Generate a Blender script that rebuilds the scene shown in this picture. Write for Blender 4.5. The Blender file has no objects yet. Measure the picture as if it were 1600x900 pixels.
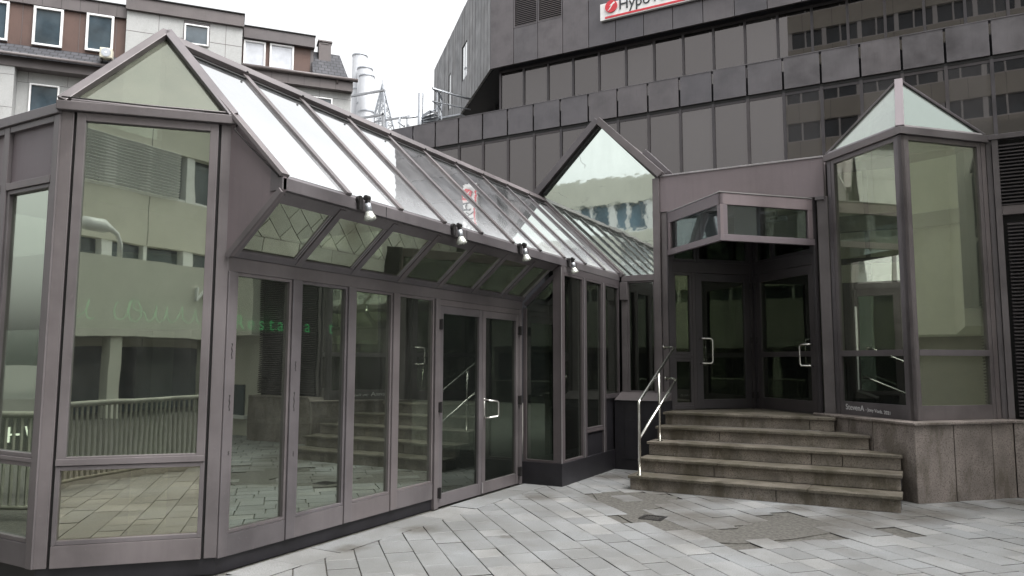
import bpy, bmesh, math, random
from mathutils import Vector, Matrix, noise
random.seed(11)
R = math.radians
SC = bpy.context.scene
COL = SC.collection

# ------------------------------------------------------------------ camera, sky, sun, exposure
cam_d = bpy.data.cameras.new('camera'); cam = bpy.data.objects.new('camera', cam_d); COL.objects.link(cam)
cam_d.sensor_width = 36; cam_d.lens = 1160.5 / 1600 * 36; cam_d.clip_start = .05; cam_d.clip_end = 600
P_, Y_, R_ = R(5.70), R(28.81), R(.15)
h_ = Vector((-math.sin(Y_), math.cos(Y_), 0)); r_ = Vector((math.cos(Y_), math.sin(Y_), 0)); u_ = Vector((0, 0, 1))
fw = h_ * math.cos(P_) + u_ * math.sin(P_); up0 = u_ * math.cos(P_) - h_ * math.sin(P_)
rt = r_ * math.cos(R_) + up0 * math.sin(R_); up = up0 * math.cos(R_) - r_ * math.sin(R_)
M = Matrix((rt, up, -fw)).transposed().to_4x4(); M.translation = Vector((0, 0, 1.6))
cam.matrix_world = M
SC.camera = cam

SUN_EL, SUN_AZ = R(62), R(100)          # azimuth clockwise from +Y
w = bpy.data.worlds.new('World'); SC.world = w; w.use_nodes = True
nt = w.node_tree; nt.nodes.clear()
sky = nt.nodes.new('ShaderNodeTexSky'); sky.sky_type = 'NISHITA'; sky.sun_disc = False
sky.sun_elevation = SUN_EL; sky.sun_rotation = SUN_AZ; sky.dust_density = 6; sky.air_density = 1.5; sky.ozone_density = 1
hs = nt.nodes.new('ShaderNodeHueSaturation'); hs.inputs['Saturation'].default_value = .07
bg = nt.nodes.new('ShaderNodeBackground'); bg.inputs['Strength'].default_value = .15
wo = nt.nodes.new('ShaderNodeOutputWorld')
nt.links.new(sky.outputs[0], hs.inputs['Color']); nt.links.new(hs.outputs[0], bg.inputs[0]); nt.links.new(bg.outputs[0], wo.inputs[0])
sd = bpy.data.lights.new('sun', 'SUN'); sd.energy = .8; sd.angle = R(35); sd.color = (1, .97, .93)
so = bpy.data.objects.new('sun', sd); COL.objects.link(so)
dv = Vector((math.sin(SUN_AZ) * math.cos(SUN_EL), math.cos(SUN_AZ) * math.cos(SUN_EL), math.sin(SUN_EL)))
so.rotation_euler = dv.to_track_quat('Z', 'Y').to_euler(); so.location = (0, -5, 40)
SC.view_settings.view_transform = 'Standard'; SC.view_settings.look = 'None'
SC.view_settings.exposure = 1.3; SC.view_settings.gamma = 1; SC.view_settings.use_curve_mapping = False
SC.cycles.transparent_max_bounces = 24; SC.cycles.max_bounces = 10; SC.cycles.glossy_bounces = 5
SC.cycles.caustics_reflective = False; SC.cycles.caustics_refractive = False

# ------------------------------------------------------------------ materials
class NT:
    def __init__(s, name):
        s.m = bpy.data.materials.new(name); s.m.use_nodes = True; s.t = s.m.node_tree; s.t.nodes.clear()
        s.out = s.n('ShaderNodeOutputMaterial')
    def n(s, typ, **kw):
        nd = s.t.nodes.new(typ)
        for k, v in kw.items():
            if k in nd.inputs: nd.inputs[k].default_value = v
            else: setattr(nd, k, v)
        return nd
    def l(s, a, b): s.t.links.new(a, b)
    def pos(s, scale=(1, 1, 1), rot=(0, 0, 0)):
        g = s.n('ShaderNodeNewGeometry'); mp = s.n('ShaderNodeMapping'); mp.inputs['Scale'].default_value = scale; mp.inputs['Rotation'].default_value = rot
        s.l(g.outputs['Position'], mp.inputs[0]); return mp.outputs[0]
    def noise(s, vec, scale, detail=4, rough=.55, dist=0):
        nd = s.n('ShaderNodeTexNoise', Scale=scale, Detail=detail, Roughness=rough, Distortion=dist); s.l(vec, nd.inputs['Vector']); return nd.outputs['Fac']
    def ramp(s, fac, stops):
        nd = s.n('ShaderNodeValToRGB'); cr = nd.color_ramp
        while len(cr.elements) < len(stops): cr.elements.new(.5)
        for e, (p, c) in zip(cr.elements, stops):
            e.position = p; e.color = (*c, 1) if not isinstance(c, (int, float)) else (c, c, c, 1)
        s.l(fac, nd.inputs[0]); return nd.outputs[0]
    def mix(s, fac, a, b, typ='MIX'):
        nd = s.n('ShaderNodeMix', data_type='RGBA', blend_type=typ)
        for sock, v in ((nd.inputs[0], fac), (nd.inputs[6], a), (nd.inputs[7], b)):
            if hasattr(v, 'links') or hasattr(v, 'is_linked'): s.l(v, sock)
            elif isinstance(v, (int, float)): sock.default_value = v
            else: sock.default_value = (*v, 1)
        return nd.outputs[2]
    def math(s, op, a, b=0.):
        nd = s.n('ShaderNodeMath', operation=op)
        for i, v in enumerate((a, b)):
            if isinstance(v, (int, float)): nd.inputs[i].default_value = v
            else: s.l(v, nd.inputs[i])
        return nd.outputs[0]
    def bump(s, hgt, strength, dist=.01, normal=None):
        nd = s.n('ShaderNodeBump', Strength=strength, Distance=dist); s.l(hgt, nd.inputs['Height'])
        if normal is not None: s.l(normal, nd.inputs['Normal'])
        return nd.outputs[0]
    def bsdf(s, color, rough=.5, metal=0., normal=None, spec=.5):
        b = s.n('ShaderNodeBsdfPrincipled')
        for k, v in (('Base Color', color), ('Roughness', rough), ('Metallic', metal), ('Specular IOR Level', spec)):
            if isinstance(v, (int, float)): b.inputs[k].default_value = v
            elif isinstance(v, tuple): b.inputs[k].default_value = (*v, 1)
            else: s.l(v, b.inputs[k])
        if normal is not None: s.l(normal, b.inputs['Normal'])
        s.l(b.outputs[0], s.out.inputs[0]); return b

def m_metal(name, c, rough=.42, metal=.35, grime=.35, grain=True):
    t = NT(name); p = t.pos()
    n1 = t.noise(p, 1.3, 5, .6); n2 = t.noise(t.pos((9, 9, .7)), 2.2, 4, .6); n3 = t.noise(p, 24, 4, .65)
    dark = tuple(x * (1 - grime) for x in c); lite = tuple(min(1, x * (1 + grime * .55)) for x in c)
    col = t.ramp(n1, [(.3, dark), (.55, c), (.78, lite)])
    col = t.mix(t.ramp(n2, [(.5, 0.), (.78, .22)]), col, tuple(x * .55 for x in c))
    col = t.mix(t.ramp(n3, [(.62, 0.), (.75, .25)]), col, tuple(min(1, x * 1.5) for x in c))
    # random tone from panel to panel
    g = t.n('ShaderNodeObjectInfo')
    col = t.mix(.5, col, t.mix(1., col, t.ramp(g.outputs['Random'], [(0., (.78, .81, .87)), (.5, (1., 1., 1.)), (1., (1.2, 1.15, 1.12))]), 'MULTIPLY'))
    rg = t.ramp(n1, [(.3, rough - .08), (.7, rough + .12)])
    t.bsdf(col, rg, metal, t.bump(n3, .05, .002)); return t.m

def m_plain(name, c, rough=.6, metal=0., var=.25, scale=4, bump=0., bscale=40, spec=.4):
    t = NT(name); p = t.pos(); n1 = t.noise(p, scale, 5, .6)
    col = t.ramp(n1, [(.3, tuple(x * (1 - var) for x in c)), (.7, tuple(min(1, x * (1 + var)) for x in c))])
    nr = t.bump(t.noise(p, bscale, 4), bump, .004) if bump else None
    t.bsdf(col, rough, metal, nr, spec); return t.m

def m_glass(name, trans, refl, base, dust=.0, wav=.009, wsc=(1.1, 1.1, .8), rough=0.012, crease=0., dustcol=(.5, .5, .47), rand=0., low=0.):
    t = NT(name); p = t.pos(wsc)
    hgt = t.noise(p, 1.5, 2, .45)
    nr = t.bump(hgt, wav, .12)
    if crease:
        v = t.n('ShaderNodeTexVoronoi', feature='DISTANCE_TO_EDGE', Scale=1.5); 
        vv = t.n('ShaderNodeMix', data_type='VECTOR'); vv.inputs[0].default_value = .35
        nz = t.n('ShaderNodeTexNoise', Scale=1.8, Detail=3.); t.l(t.pos(), nz.inputs['Vector']); 
        t.l(t.pos((1, 1, 1), (0, .5, 0)), vv.inputs[4]); t.l(nz.outputs['Color'], vv.inputs[5]); t.l(vv.outputs[1], v.inputs['Vector'])
        cr = t.ramp(v.outputs['Distance'], [(0., 1.), (.014, 0.)])
        gate = t.ramp(t.noise(t.pos(), 2.1, 2), [(.45, 0.), (.55, 1.)])
        crf = t.math('MULTIPLY', cr, gate)
        crease_line = t.math('MULTIPLY', crf, crease)
        nr = t.bump(t.noise(t.pos(), 4.5, 2), .012, .05, nr)
    gl = t.n('ShaderNodeBsdfGlossy', Roughness=rough); gl.inputs['Color'].default_value = (*refl, 1); t.l(nr, gl.inputs['Normal'])
    tr = t.n('ShaderNodeBsdfTransparent'); tr.inputs['Color'].default_value = (*trans, 1)
    lw = t.n('ShaderNodeLayerWeight', Blend=.5)
    fr = t.math('ADD', t.math('MULTIPLY', t.math('POWER', lw.outputs['Facing'], 5.), .96), .04)
    fac = t.math('MINIMUM', t.math('ADD', t.math('MULTIPLY', fr, 1 - base), base), .97)
    mx = t.n('ShaderNodeMixShader'); t.l(fac, mx.inputs[0]); t.l(tr.outputs[0], mx.inputs[1]); t.l(gl.outputs[0], mx.inputs[2])
    o = mx.outputs[0]
    df = t.n('ShaderNodeBsdfDiffuse'); df.inputs['Color'].default_value = (*dustcol, 1)
    dn = t.math('MULTIPLY', t.ramp(t.noise(t.pos((3, 3, 1.2)), 1.6, 5, .65), [(.35, .35), (.75, 1.)]), max(dust, .012))
    if low:
        sx = t.n('ShaderNodeSeparateXYZ'); t.l(t.pos(), sx.inputs[0])
        zz = t.math('ADD', sx.outputs['Z'], t.math('MULTIPLY', t.noise(t.pos((1, 1, 1)), 2.5, 4), .35))
        dn = t.math('ADD', dn, t.ramp(t.math('DIVIDE', t.math('SUBTRACT', zz, 3.1), .8), [(0., low), (.5, low * .3), (1., 0.)]))
    if crease: dn = t.math('MAXIMUM', dn, crease_line)
    if rand:
        oi = t.n('ShaderNodeObjectInfo')
        dn = t.math('ADD', dn, t.math('MULTIPLY', t.ramp(oi.outputs['Random'], [(0., 0.), (.5, .25), (1., 1.)]), rand * .11))
    m2 = t.n('ShaderNodeMixShader'); t.l(dn, m2.inputs[0]); t.l(o, m2.inputs[1]); t.l(df.outputs[0], m2.inputs[2])
    t.l(m2.outputs[0], t.out.inputs[0]); return t.m

def m_emit(name, c, s):
    t = NT(name); e = t.n('ShaderNodeEmission', Strength=s); e.inputs[0].default_value = (*c, 1); t.l(e.outputs[0], t.out.inputs[0]); return t.m

def m_granite(name, base, dark, stain=.6, moss=0.):
    t = NT(name); p = t.pos()
    sp = t.noise(p, 62, 4, .75); big = t.noise(p, 2.4, 6, .66); st = t.noise(t.pos((2.6, 2.6, .9)), 1.1, 6, .7)
    col = t.ramp(sp, [(.34, dark), (.47, base), (.6, tuple(min(1, x * 1.28) for x in base)), (.72, tuple(x * .6 for x in base))])
    col = t.mix(t.ramp(big, [(.35, .75 * stain), (.6, 0.)]), col, tuple(x * .42 for x in base))
    col = t.mix(t.ramp(st, [(.5, 0.), (.6, .72 * stain)]), col, (base[0] * .36, base[1] * .35, base[2] * .28))
    if moss:
        col = t.mix(t.ramp(t.noise(t.pos(), 2.3, 6, .7), [(.44, 0.), (.68, moss)]), col, (.058, .054, .033))
    g = t.n('ShaderNodeObjectInfo')
    col = t.mix(1., col, t.ramp(g.outputs['Random'], [(0., .86), (1., 1.1)]), 'MULTIPLY')
    t.bsdf(col, t.ramp(big, [(.3, .42), (.65, .8)]), 0, t.bump(sp, .25, .004), .4); return t.m

MT = {}
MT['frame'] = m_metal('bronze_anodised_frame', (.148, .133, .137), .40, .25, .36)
MT['frame_shaded'] = m_metal('eave_shaded_bronze_frame', (.098, .085, .089), .42, .25, .25)  # frame bronze again for bay and return, with eave shade put into its colour
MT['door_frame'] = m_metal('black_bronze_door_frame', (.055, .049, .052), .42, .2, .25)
MT['panel'] = m_metal('mauve_bronze_panel', (.185, .155, .165), .5, .15, .16)
MT['dark'] = m_plain('black_plinth_sheet', (.016, .015, .018), .45, 0, .35, 3)
MT['gasket'] = m_plain('black_gasket', (.012, .012, .012), .6)
MT['steel'] = m_plain('brushed_stainless_steel', (.62, .61, .58), .24, 1., .08, 20)
MT['iron'] = m_plain('dark_iron', (.03, .028, .028), .5, .4)
MT['edge'] = m_plain('bare_aluminium_edge', (.36, .34, .35), .4, .6, .15)
MT['glass'] = m_glass('green_solar_glass', (.44, .49, .44), (.84, .92, .80), .36, .04)
MT['glass_grey'] = m_glass('neutral_grey_glass', (.46, .50, .51), (.74, .80, .81), .12, .03)
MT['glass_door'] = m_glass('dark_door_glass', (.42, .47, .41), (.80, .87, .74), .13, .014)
MT['glass_ochre'] = m_glass('ochre_solar_glass', (.45, .45, .34), (.95, .93, .77), .40, .03)
MT['glass_dark'] = m_glass('dark_green_glass', (.40, .45, .41), (.78, .85, .76), .12, .014)
MT['glass_soffit'] = m_glass('soffit_glass', (.42, .46, .38), (.80, .86, .68), .34, .05)
MT['glass_roof'] = m_glass('mirror_roof_glass', (.22, .25, .24), (.97, .98, .98), .72, .15, .012, low=.42, dustcol=(.52, .535, .55))
MT['glass_hip'] = m_glass('dusty_hip_glass', (.30, .33, .28), (.66, .70, .60), .20, .34, .01, dustcol=(.27, .275, .225))
MT['glass_sky'] = m_glass('dusty_skylight_glass', (.85, .9, .85), (.92, .96, .93), .22, .10, .006, dustcol=(.52, .54, .5))
MT['glass_sky_dim'] = m_glass('dimmed_side_skylight_glass', (.40, .47, .43), (.74, .82, .77), .14, .05, .01, dustcol=(.5, .54, .5))  # skylight glass again; the darker side's shading is put into its colour
MT['glass_gable'] = m_glass('creased_mirror_film_glass', (.1, .11, .1), (.80, .88, .82), .86, .14, .006, crease=.55, rough=.03, dustcol=(.30, .33, .31))
MT['glass_clear'] = m_glass('pale_green_tower_glass', (.89, .92, .85), (.90, .95, .82), .26, .05)
MT['glass_bronze'] = m_glass('bronze_office_glass', (.10, .09, .085), (.95, .88, .86), .075, .03, .006, (.5, .5, .4), dustcol=(.33, .318, .322), rand=.9)
MT['cladding'] = m_metal('dark_bronze_cladding', (.118, .110, .116), .36, .4, .28)
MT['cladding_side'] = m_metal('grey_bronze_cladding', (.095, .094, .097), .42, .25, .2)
MT['soffit_black'] = m_plain('black_soffit', (.012, .012, .016), .7)
MT['granite'] = m_granite('plinth_granite', (.25, .218, .2), (.085, .07, .065), .75)
MT['tread'] = m_granite('step_granite', (.150, .132, .108), (.045, .04, .034), 1.1, .7)
MT['riser'] = m_granite('riser_granite', (.245, .215, .185), (.08, .07, .06), 1.1, .4)
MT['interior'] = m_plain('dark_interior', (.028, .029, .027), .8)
MT['interior_mid'] = m_plain('beige_interior', (.20, .20, .17), .8)
MT['cream_in'] = m_plain('cream_interior', (.72, .71, .60), .7, 0, .08)
MT['blue_window'] = m_plain('blue_window_glass', (.13, .20, .26), .12, 0, .5, .6)
MT['green_cloth'] = m_plain('dark_green_cloth', (.025, .05, .04), .9)
MT['rail_paint'] = m_plain('grey_beige_rail_paint', (.24, .235, .20), .6)
MT['joint_dirt'] = m_plain('dark_joint_dirt', (.035, .033, .03), .95)
MT['grey_board'] = m_plain('pale_grey_board', (.42, .46, .48), .7, 0, .08)
MT['umber'] = m_plain('umber_dado', (.10, .085, .06), .7)
MT['white'] = m_plain('white_plastic_window_frame', (.80, .80, .80), .4, 0, .05)
MT['cream'] = m_plain('cream_render', (.62, .61, .54), .75, 0, .08, .6)
MT['brownstone'] = m_plain('beige_facade', (.60, .58, .51), .75, 0, .10, .5)
MT['winglass'] = m_plain('window_glass', (.05, .07, .085), .05, 0, .5, .6, spec=.8)
MT['neon'] = m_emit('green_neon', (.16, .95, .35), .4)
MT['sign_white'] = m_plain('white_sign_face', (.82, .81, .80), .4, 0, .04)
MT['sign_red'] = m_plain('red_sign_paint', (.62, .045, .06), .4, 0, .08)
MT['sign_text'] = m_plain('dark_sign_lettering', (.03, .035, .04), .4)
MT['brown'] = m_metal('brown_metal_cladding', (.105, .062, .05), .5, .1, .25)
MT['slate_fascia'] = m_metal('grey_brown_fascia', (.12, .105, .105), .5, .1, .2)
MT['pale_granite'] = m_granite('pale_granite_cladding', (.40, .405, .40), (.29, .29, .288), .12)
MT['flue'] = m_plain('white_flue_paint', (.36, .37, .39), .4, .1, .05)
MT['ac'] = m_plain('cream_plastic', (.66, .63, .52), .5)
MT['lamp_glass'] = m_plain('lamp_reflector', (.72, .74, .68), .22, .6, .2, 30)
MT['chalk'] = m_plain('white_chalk', (.75, .75, .75), .9)
MT['galv'] = m_plain('galvanised_steel', (.42, .44, .47), .45, .6, .2)
MT['grey_gravel'] = m_plain('worn_asphalt', (.088, .084, .076), .9, 0, .5, 26, .8, 120)

def m_tile():
    t = NT('dark_roof_tile'); g = t.n('ShaderNodeTexCoord')
    mp = t.n('ShaderNodeMapping'); t.l(g.outputs['UV'], mp.inputs[0])
    br = t.n('ShaderNodeTexBrick', offset=.5); br.inputs['Scale'].default_value = 1.
    br.inputs['Brick Width'].default_value = .30; br.inputs['Row Height'].default_value = .26; br.inputs['Mortar Size'].default_value = .03
    br.inputs['Mortar Smooth'].default_value = .6; br.inputs['Bias'].default_value = 0
    br.inputs['Color1'].default_value = (.035, .037, .045, 1); br.inputs['Color2'].default_value = (.065, .065, .075, 1); br.inputs['Mortar'].default_value = (.012, .012, .014, 1)
    t.l(mp.outputs[0], br.inputs['Vector'])
    t.bsdf(br.outputs['Color'], .75, 0, t.bump(br.outputs['Fac'], -.9, .05)); return t.m
MT['tile'] = m_tile()

def m_paving():
    t = NT('pale_granite_paving'); p = t.pos(); g = t.n('ShaderNodeNewGeometry')
    rnd = g.outputs['Random Per Island']
    col = t.ramp(rnd, [(0., (.172, .177, .18)), (.35, (.222, .228, .231)), (.6, (.205, .213, .218)), (.8, (.24, .243, .242)), (1., (.268, .27, .267))])
    sp = t.noise(p, 110, 3, .7)
    col = t.mix(1., col, t.ramp(sp, [(.3, .62), (.5, 1.), (.7, 1.2)]), 'MULTIPLY')
    big = t.noise(p, .9, 6, .65)
    col = t.mix(t.ramp(big, [(.42, .55), (.6, 0.)]), col, (.125, .123, .116))
    med = t.noise(p, 3.4, 6, .7)
    col = t.mix(t.ramp(med, [(.58, 0.), (.72, .5)]), col, (.125, .118, .107))
    fine = t.noise(p, 14, 5, .7)
    col = t.mix(t.ramp(fine, [(.6, 0.), (.78, .4)]), col, (.15, .143, .13))
    # small damp spots with a shape of their own
    wet = None
    for (x, y, r) in ((-4.05, 8.08, .26), (-3.42, 6.15, .085), (-.2, 8.9, .35), (1.2, 10.2, .3), (-3.9, 10.0, .3), (.02, 9.3, .42), (.35, 9.95, .28), (.9, 10.5, .3), (-2.9, 9.0, .3), (-2.2, 8.95, .28), (-1.3, 8.9, .25), (-.7, 8.95, .3), (-1.0, 7.9, .5), (-1.9, 7.3, .45), (-3.3, 8.3, .45), (-2.75, 8.45, .6), (-2.2, 7.8, .5), (-1.35, 7.7, .7), (-.75, 8.3, .5), (-4.3, 6.0, .2), (-4.4, 5.1, .16)):
        vd = t.n('ShaderNodeVectorMath', operation='DISTANCE'); wv = t.n('ShaderNodeMix', data_type='VECTOR'); wv.inputs[0].default_value = .12
        nz = t.n('ShaderNodeTexNoise', Scale=6.); t.l(p, nz.inputs['Vector']); t.l(p, wv.inputs[4]); t.l(nz.outputs['Color'], wv.inputs[5])
        t.l(wv.outputs[1], vd.inputs[0]); vd.inputs[1].default_value = (x * .88 + .06, y * .88 + .06, .06)
        f = t.ramp(t.math('DIVIDE', vd.outputs['Value'], r), [(.35, 1.), (1., 0.)])
        wet = f if wet is None else t.math('MAXIMUM', wet, f)
    col = t.mix(t.math('MULTIPLY', t.math('MULTIPLY', wet, .8), t.ramp(fine, [(.3, .55), (.6, 1.)])), col, (.078, .071, .061))
    t.bsdf(col, t.ramp(big, [(.35, .5), (.6, .78)]), 0, t.bump(sp, .35, .004, t.bump(fine, .3, .006)), .4); return t.m
MT['paving'] = m_paving()

# ------------------------------------------------------------------ mesh helpers
class MB:
    def __init__(s): s.v = []; s.f = []; s.pc = []
    def hexa(s, p):                      # bottom 4, top 4 (same order)
        b = len(s.v); s.pc.append((b, len(s.f))); s.v += [Vector(q) for q in p]
        s.f += [tuple(b + i for i in q) for q in ((0, 3, 2, 1), (4, 5, 6, 7), (0, 1, 5, 4), (1, 2, 6, 5), (2, 3, 7, 6), (3, 0, 4, 7))]; return s
    def box(s, x0, y0, z0, x1, y1, z1):
        return s.hexa([(x0, y0, z0), (x1, y0, z0), (x1, y1, z0), (x0, y1, z0), (x0, y0, z1), (x1, y0, z1), (x1, y1, z1), (x0, y1, z1)])
    def prism(s, pts, vec):              # polygon swept by vec
        b = len(s.v); s.pc.append((b, len(s.f))); n = len(pts); vec = Vector(vec)
        s.v += [Vector(q) for q in pts] + [Vector(q) + vec for q in pts]
        s.f += [tuple(range(b, b + n)), tuple(range(b + 2 * n - 1, b + n - 1, -1))]
        for i in range(n): j = (i + 1) % n; s.f.append((b + i, b + j, b + n + j, b + n + i))
        return s
    def beam(s, p, q, wd, ht, nrm, off=0.):   # bar from p to q; ht along nrm (from off), wd across
        p, q, n = Vector(p), Vector(q), Vector(nrm).normalized(); d = (q - p).normalized(); n = (n - d * n.dot(d)).normalized(); c = d.cross(n)
        a = [p + c * (-wd / 2) + n * off, p + c * (wd / 2) + n * off, p + c * (wd / 2) + n * (off + ht), p + c * (-wd / 2) + n * (off + ht)]
        return s.prism(a, q - p)
    def tube(s, pts, r, seg=10, closed=False):
        pts = [Vector(q) for q in pts]; n = len(pts); b = len(s.v); prev = None
        for i, q in enumerate(pts):
            a = pts[(i - 1) % n] if (i or closed) else q; c = pts[(i + 1) % n] if (i < n - 1 or closed) else q
            d = (c - a).normalized(); x = prev - d * prev.dot(d) if prev is not None else d.orthogonal()
            if x.length < 1e-5: x = d.orthogonal()
            x.normalize(); prev = x; y = d.cross(x)
            rr = r[i] if isinstance(r, (list, tuple)) else r
            s.v += [q + (x * math.cos(2 * math.pi * k / seg) + y * math.sin(2 * math.pi * k / seg)) * rr for k in range(seg)]
        for i in range(n if closed else n - 1):
            i2 = (i + 1) % n
            for k in range(seg): k2 = (k + 1) % seg; s.f.append((b + i * seg + k, b + i * seg + k2, b + i2 * seg + k2, b + i2 * seg + k))
        if not closed: s.f += [tuple(b + k for k in range(seg - 1, -1, -1)), tuple(b + (n - 1) * seg + k for k in range(seg))]
        return s
    def build(s, name, mat, root=None, parent=None, loc=None, bevel=0., smooth=False):
        if name in ('transom', 'stile', 'post', 'rail', 'joint', 'trim', 'counter', 'interior_column', 'column', 'back_panel', 'interior_wall', 'terrace_column', 'soffit_rib', 'roof', 'wall', 'recessed_wall', 'gasket', 'edge_strip') and len(s.pc) > 1 and root is not None:
            for i, (vb, fb) in enumerate(s.pc):
                ve, fe = s.pc[i + 1] if i + 1 < len(s.pc) else (len(s.v), len(s.f))
                q = MB(); q.v = s.v[vb:ve]; q.f = [tuple(k - vb for k in f) for f in s.f[fb:fe]]; o = q.build(name, mat, root, parent, loc, bevel, smooth)
            return o
        L = Vector(loc) if loc is not None else (Vector(root['_L']) if root is not None else Vector((0, 0, 0)))
        me = bpy.data.meshes.new(name); me.from_pydata([tuple(v - L) for v in s.v], [], s.f)
        bm = bmesh.new(); bm.from_mesh(me); bmesh.ops.recalc_face_normals(bm, faces=bm.faces)
        if smooth:
            for f in bm.faces: f.smooth = len(f.verts) == 4
        bm.to_mesh(me); bm.free()
        me.materials.append(MT[mat] if isinstance(mat, str) else mat)
        o = bpy.data.objects.new(name, me); COL.objects.link(o)
        p = parent or root
        if p is not None: o.parent = p
        else: o.location = L
        if bevel:
            b = o.modifiers.new('bevel', 'BEVEL'); b.width = bevel; b.segments = 2; b.limit_method = 'ANGLE'; b.angle_limit = R(40)
        return o

def thing(name, loc, label, cat, group=None):
    o = bpy.data.objects.new(name, None); COL.objects.link(o); o.location = loc; o['_L'] = tuple(loc); o.empty_display_size = .2
    return tag(o, label, cat, group)
def tag(o, label=None, cat=None, group=None, kind=None):
    if label: o['label'] = label
    if cat: o['category'] = cat
    if group: o['group'] = group
    if kind: o['kind'] = kind
    return o
def copy_tree(o, parent=None):
    kids = [c for c in bpy.data.objects if c.parent == o]
    c = o.copy(); COL.objects.link(c)
    if parent is not None: c.parent = parent
    for k in kids: copy_tree(k, c)
    return c

class Wall:
    """local frame on a vertical plane: s along, z up, d outwards"""
    def __init__(s, o, e, n): s.o = Vector((*o, 0)); s.e = Vector((*e, 0)).normalized(); s.n = Vector((*n, 0)).normalized()
    def p(s, a, z, d=0.): return s.o + s.e * a + s.n * d + Vector((0, 0, z))
    def bar(s, mb, a0, a1, z0, z1, d0, d1):
        mb.hexa([s.p(a0, z0, d0), s.p(a1, z0, d0), s.p(a1, z0, d1), s.p(a0, z0, d1), s.p(a0, z1, d0), s.p(a1, z1, d0), s.p(a1, z1, d1), s.p(a0, z1, d1)]); return mb
    def poly(s, mb, pts, d0, d1): return mb.prism([s.p(a, z, d0) for a, z in pts], s.n * (d1 - d0))

def window(W, root, a0, a1, z0, z1, fw=.04, d=0., depth=.05, mat='frame', glass='glass', name='window', rec=.03):
    m = MB(); b = W.bar
    b(m, a0, a0 + fw, z0, z1, d - depth, d); b(m, a1 - fw, a1, z0, z1, d - depth, d)
    b(m, a0 + fw, a1 - fw, z0, z0 + fw, d - depth, d); b(m, a0 + fw, a1 - fw, z1 - fw, z1, d - depth, d)
    f = m.build(name, mat, root, bevel=.003)
    g = MB(); b(g, a0 + fw - .004, a1 - fw + .004, z0 + fw - .004, z1 - fw + .004, d - rec - .006, d - rec); g.build('pane', glass, root, f)
    return f

def text_mb(body, size, ext, xf):
    cu = bpy.data.curves.new('t', 'FONT'); cu.body = body; cu.size = size; cu.extrude = ext
    o = bpy.data.objects.new('t', cu); COL.objects.link(o)
    dg = bpy.context.evaluated_depsgraph_get(); me = bpy.data.meshes.new_from_object(o.evaluated_get(dg))
    m = MB(); m.v = [xf(v.co) for v in me.vertices]; m.f = [tuple(p.vertices) for p in me.polygons]
    bpy.data.objects.remove(o); bpy.data.curves.remove(cu); bpy.data.meshes.remove(me); return m

S2 = math.sqrt(.5)

# ------------------------------------------------------------------ ground and paving
g = MB(); g.v = [Vector(q) for q in ((-300, -300, -.012), (300, -300, -.012), (300, 300, -.012), (-300, 300, -.012))]; g.f = [(0, 1, 2, 3)]
tag(g.build('ground', 'grey_gravel'), kind='structure')

def clip(poly, nx, ny, c):              # keep nx*x+ny*y >= c
    out = []
    for i in range(len(poly)):
        a, b = poly[i], poly[(i + 1) % len(poly)]; da, db = nx * a[0] + ny * a[1] - c, nx * b[0] + ny * b[1] - c
        if da >= 0: out.append(a)
        if da * db < 0: t = da / (da - db); out.append((a[0] + (b[0] - a[0]) * t, a[1] + (b[1] - a[1]) * t))
    return out
def area(p): return abs(sum(p[i][0] * p[(i + 1) % len(p)][1] - p[(i + 1) % len(p)][0] * p[i][1] for i in range(len(p)))) / 2
def inset(p, g):
    c = (sum(q[0] for q in p) / len(p), sum(q[1] for q in p) / len(p)); out = []
    for q in p:
        d = math.hypot(q[0] - c[0], q[1] - c[1]); k = max(.2, 1 - g * 1.35 / max(d, .01)); out.append((c[0] + (q[0] - c[0]) * k, c[1] + (q[1] - c[1]) * k))
    return out
def inside(x, y, P):
    r = False
    for i in range(len(P)):
        (x1, y1), (x2, y2) = P[i], P[i - 1]
        if (y1 > y) != (y2 > y) and x < (x2 - x1) * (y - y1) / (y2 - y1) + x1: r = not r
    return r
PATCH = [(-3.68, 8.76), (-3.3, 9.0), (-2.65, 8.99), (-2.57, 8.5), (-2.7, 7.95), (-2.03, 7.35), (-1.65, 7.45), (-1.6, 7.95), (-1.25, 8.45), (-.82, 8.37), (-.75, 7.96), (-1.09, 7.4), (-1.5, 6.95), (-1.8, 6.85), (-2.15, 7.0), (-2.66, 7.33), (-3.23, 7.97)]
PATCH2 = [(-.55, 8.05), (-.2, 7.85), (-.1, 8.1), (-.45, 8.3)]
pv = MB(); pv_side = set()
def slab(poly, tilt=.0016):
    if len(poly) < 3 or area(poly) < .004: return
    p = inset(poly, .0034 + random.random() * .0032); z = random.uniform(-.0022, .0022); tx, ty = random.uniform(-tilt, tilt) * 3, random.uniform(-tilt, tilt) * 3
    cx, cy = p[0]; b = len(pv.v); n = len(p)
    q = inset(p, .0028)
    zz = lambda x, y: z + (x - cx) * tx + (y - cy) * ty
    pv.v += [Vector((x, y, -.014)) for x, y in p] + [Vector((x, y, zz(x, y) - .003)) for x, y in p] + [Vector((x, y, zz(x, y))) for x, y in q]
    for i in range(n):
        j = (i + 1) % n
        pv_side.add(len(pv.f)); pv.f += [(b + i, b + j, b + n + j, b + n + i), (b + n + i, b + n + j, b + 2 * n + j, b + 2 * n + i)]
    pv.f.append(tuple(b + 2 * n + i for i in range(n)))
t = -8.5
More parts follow.
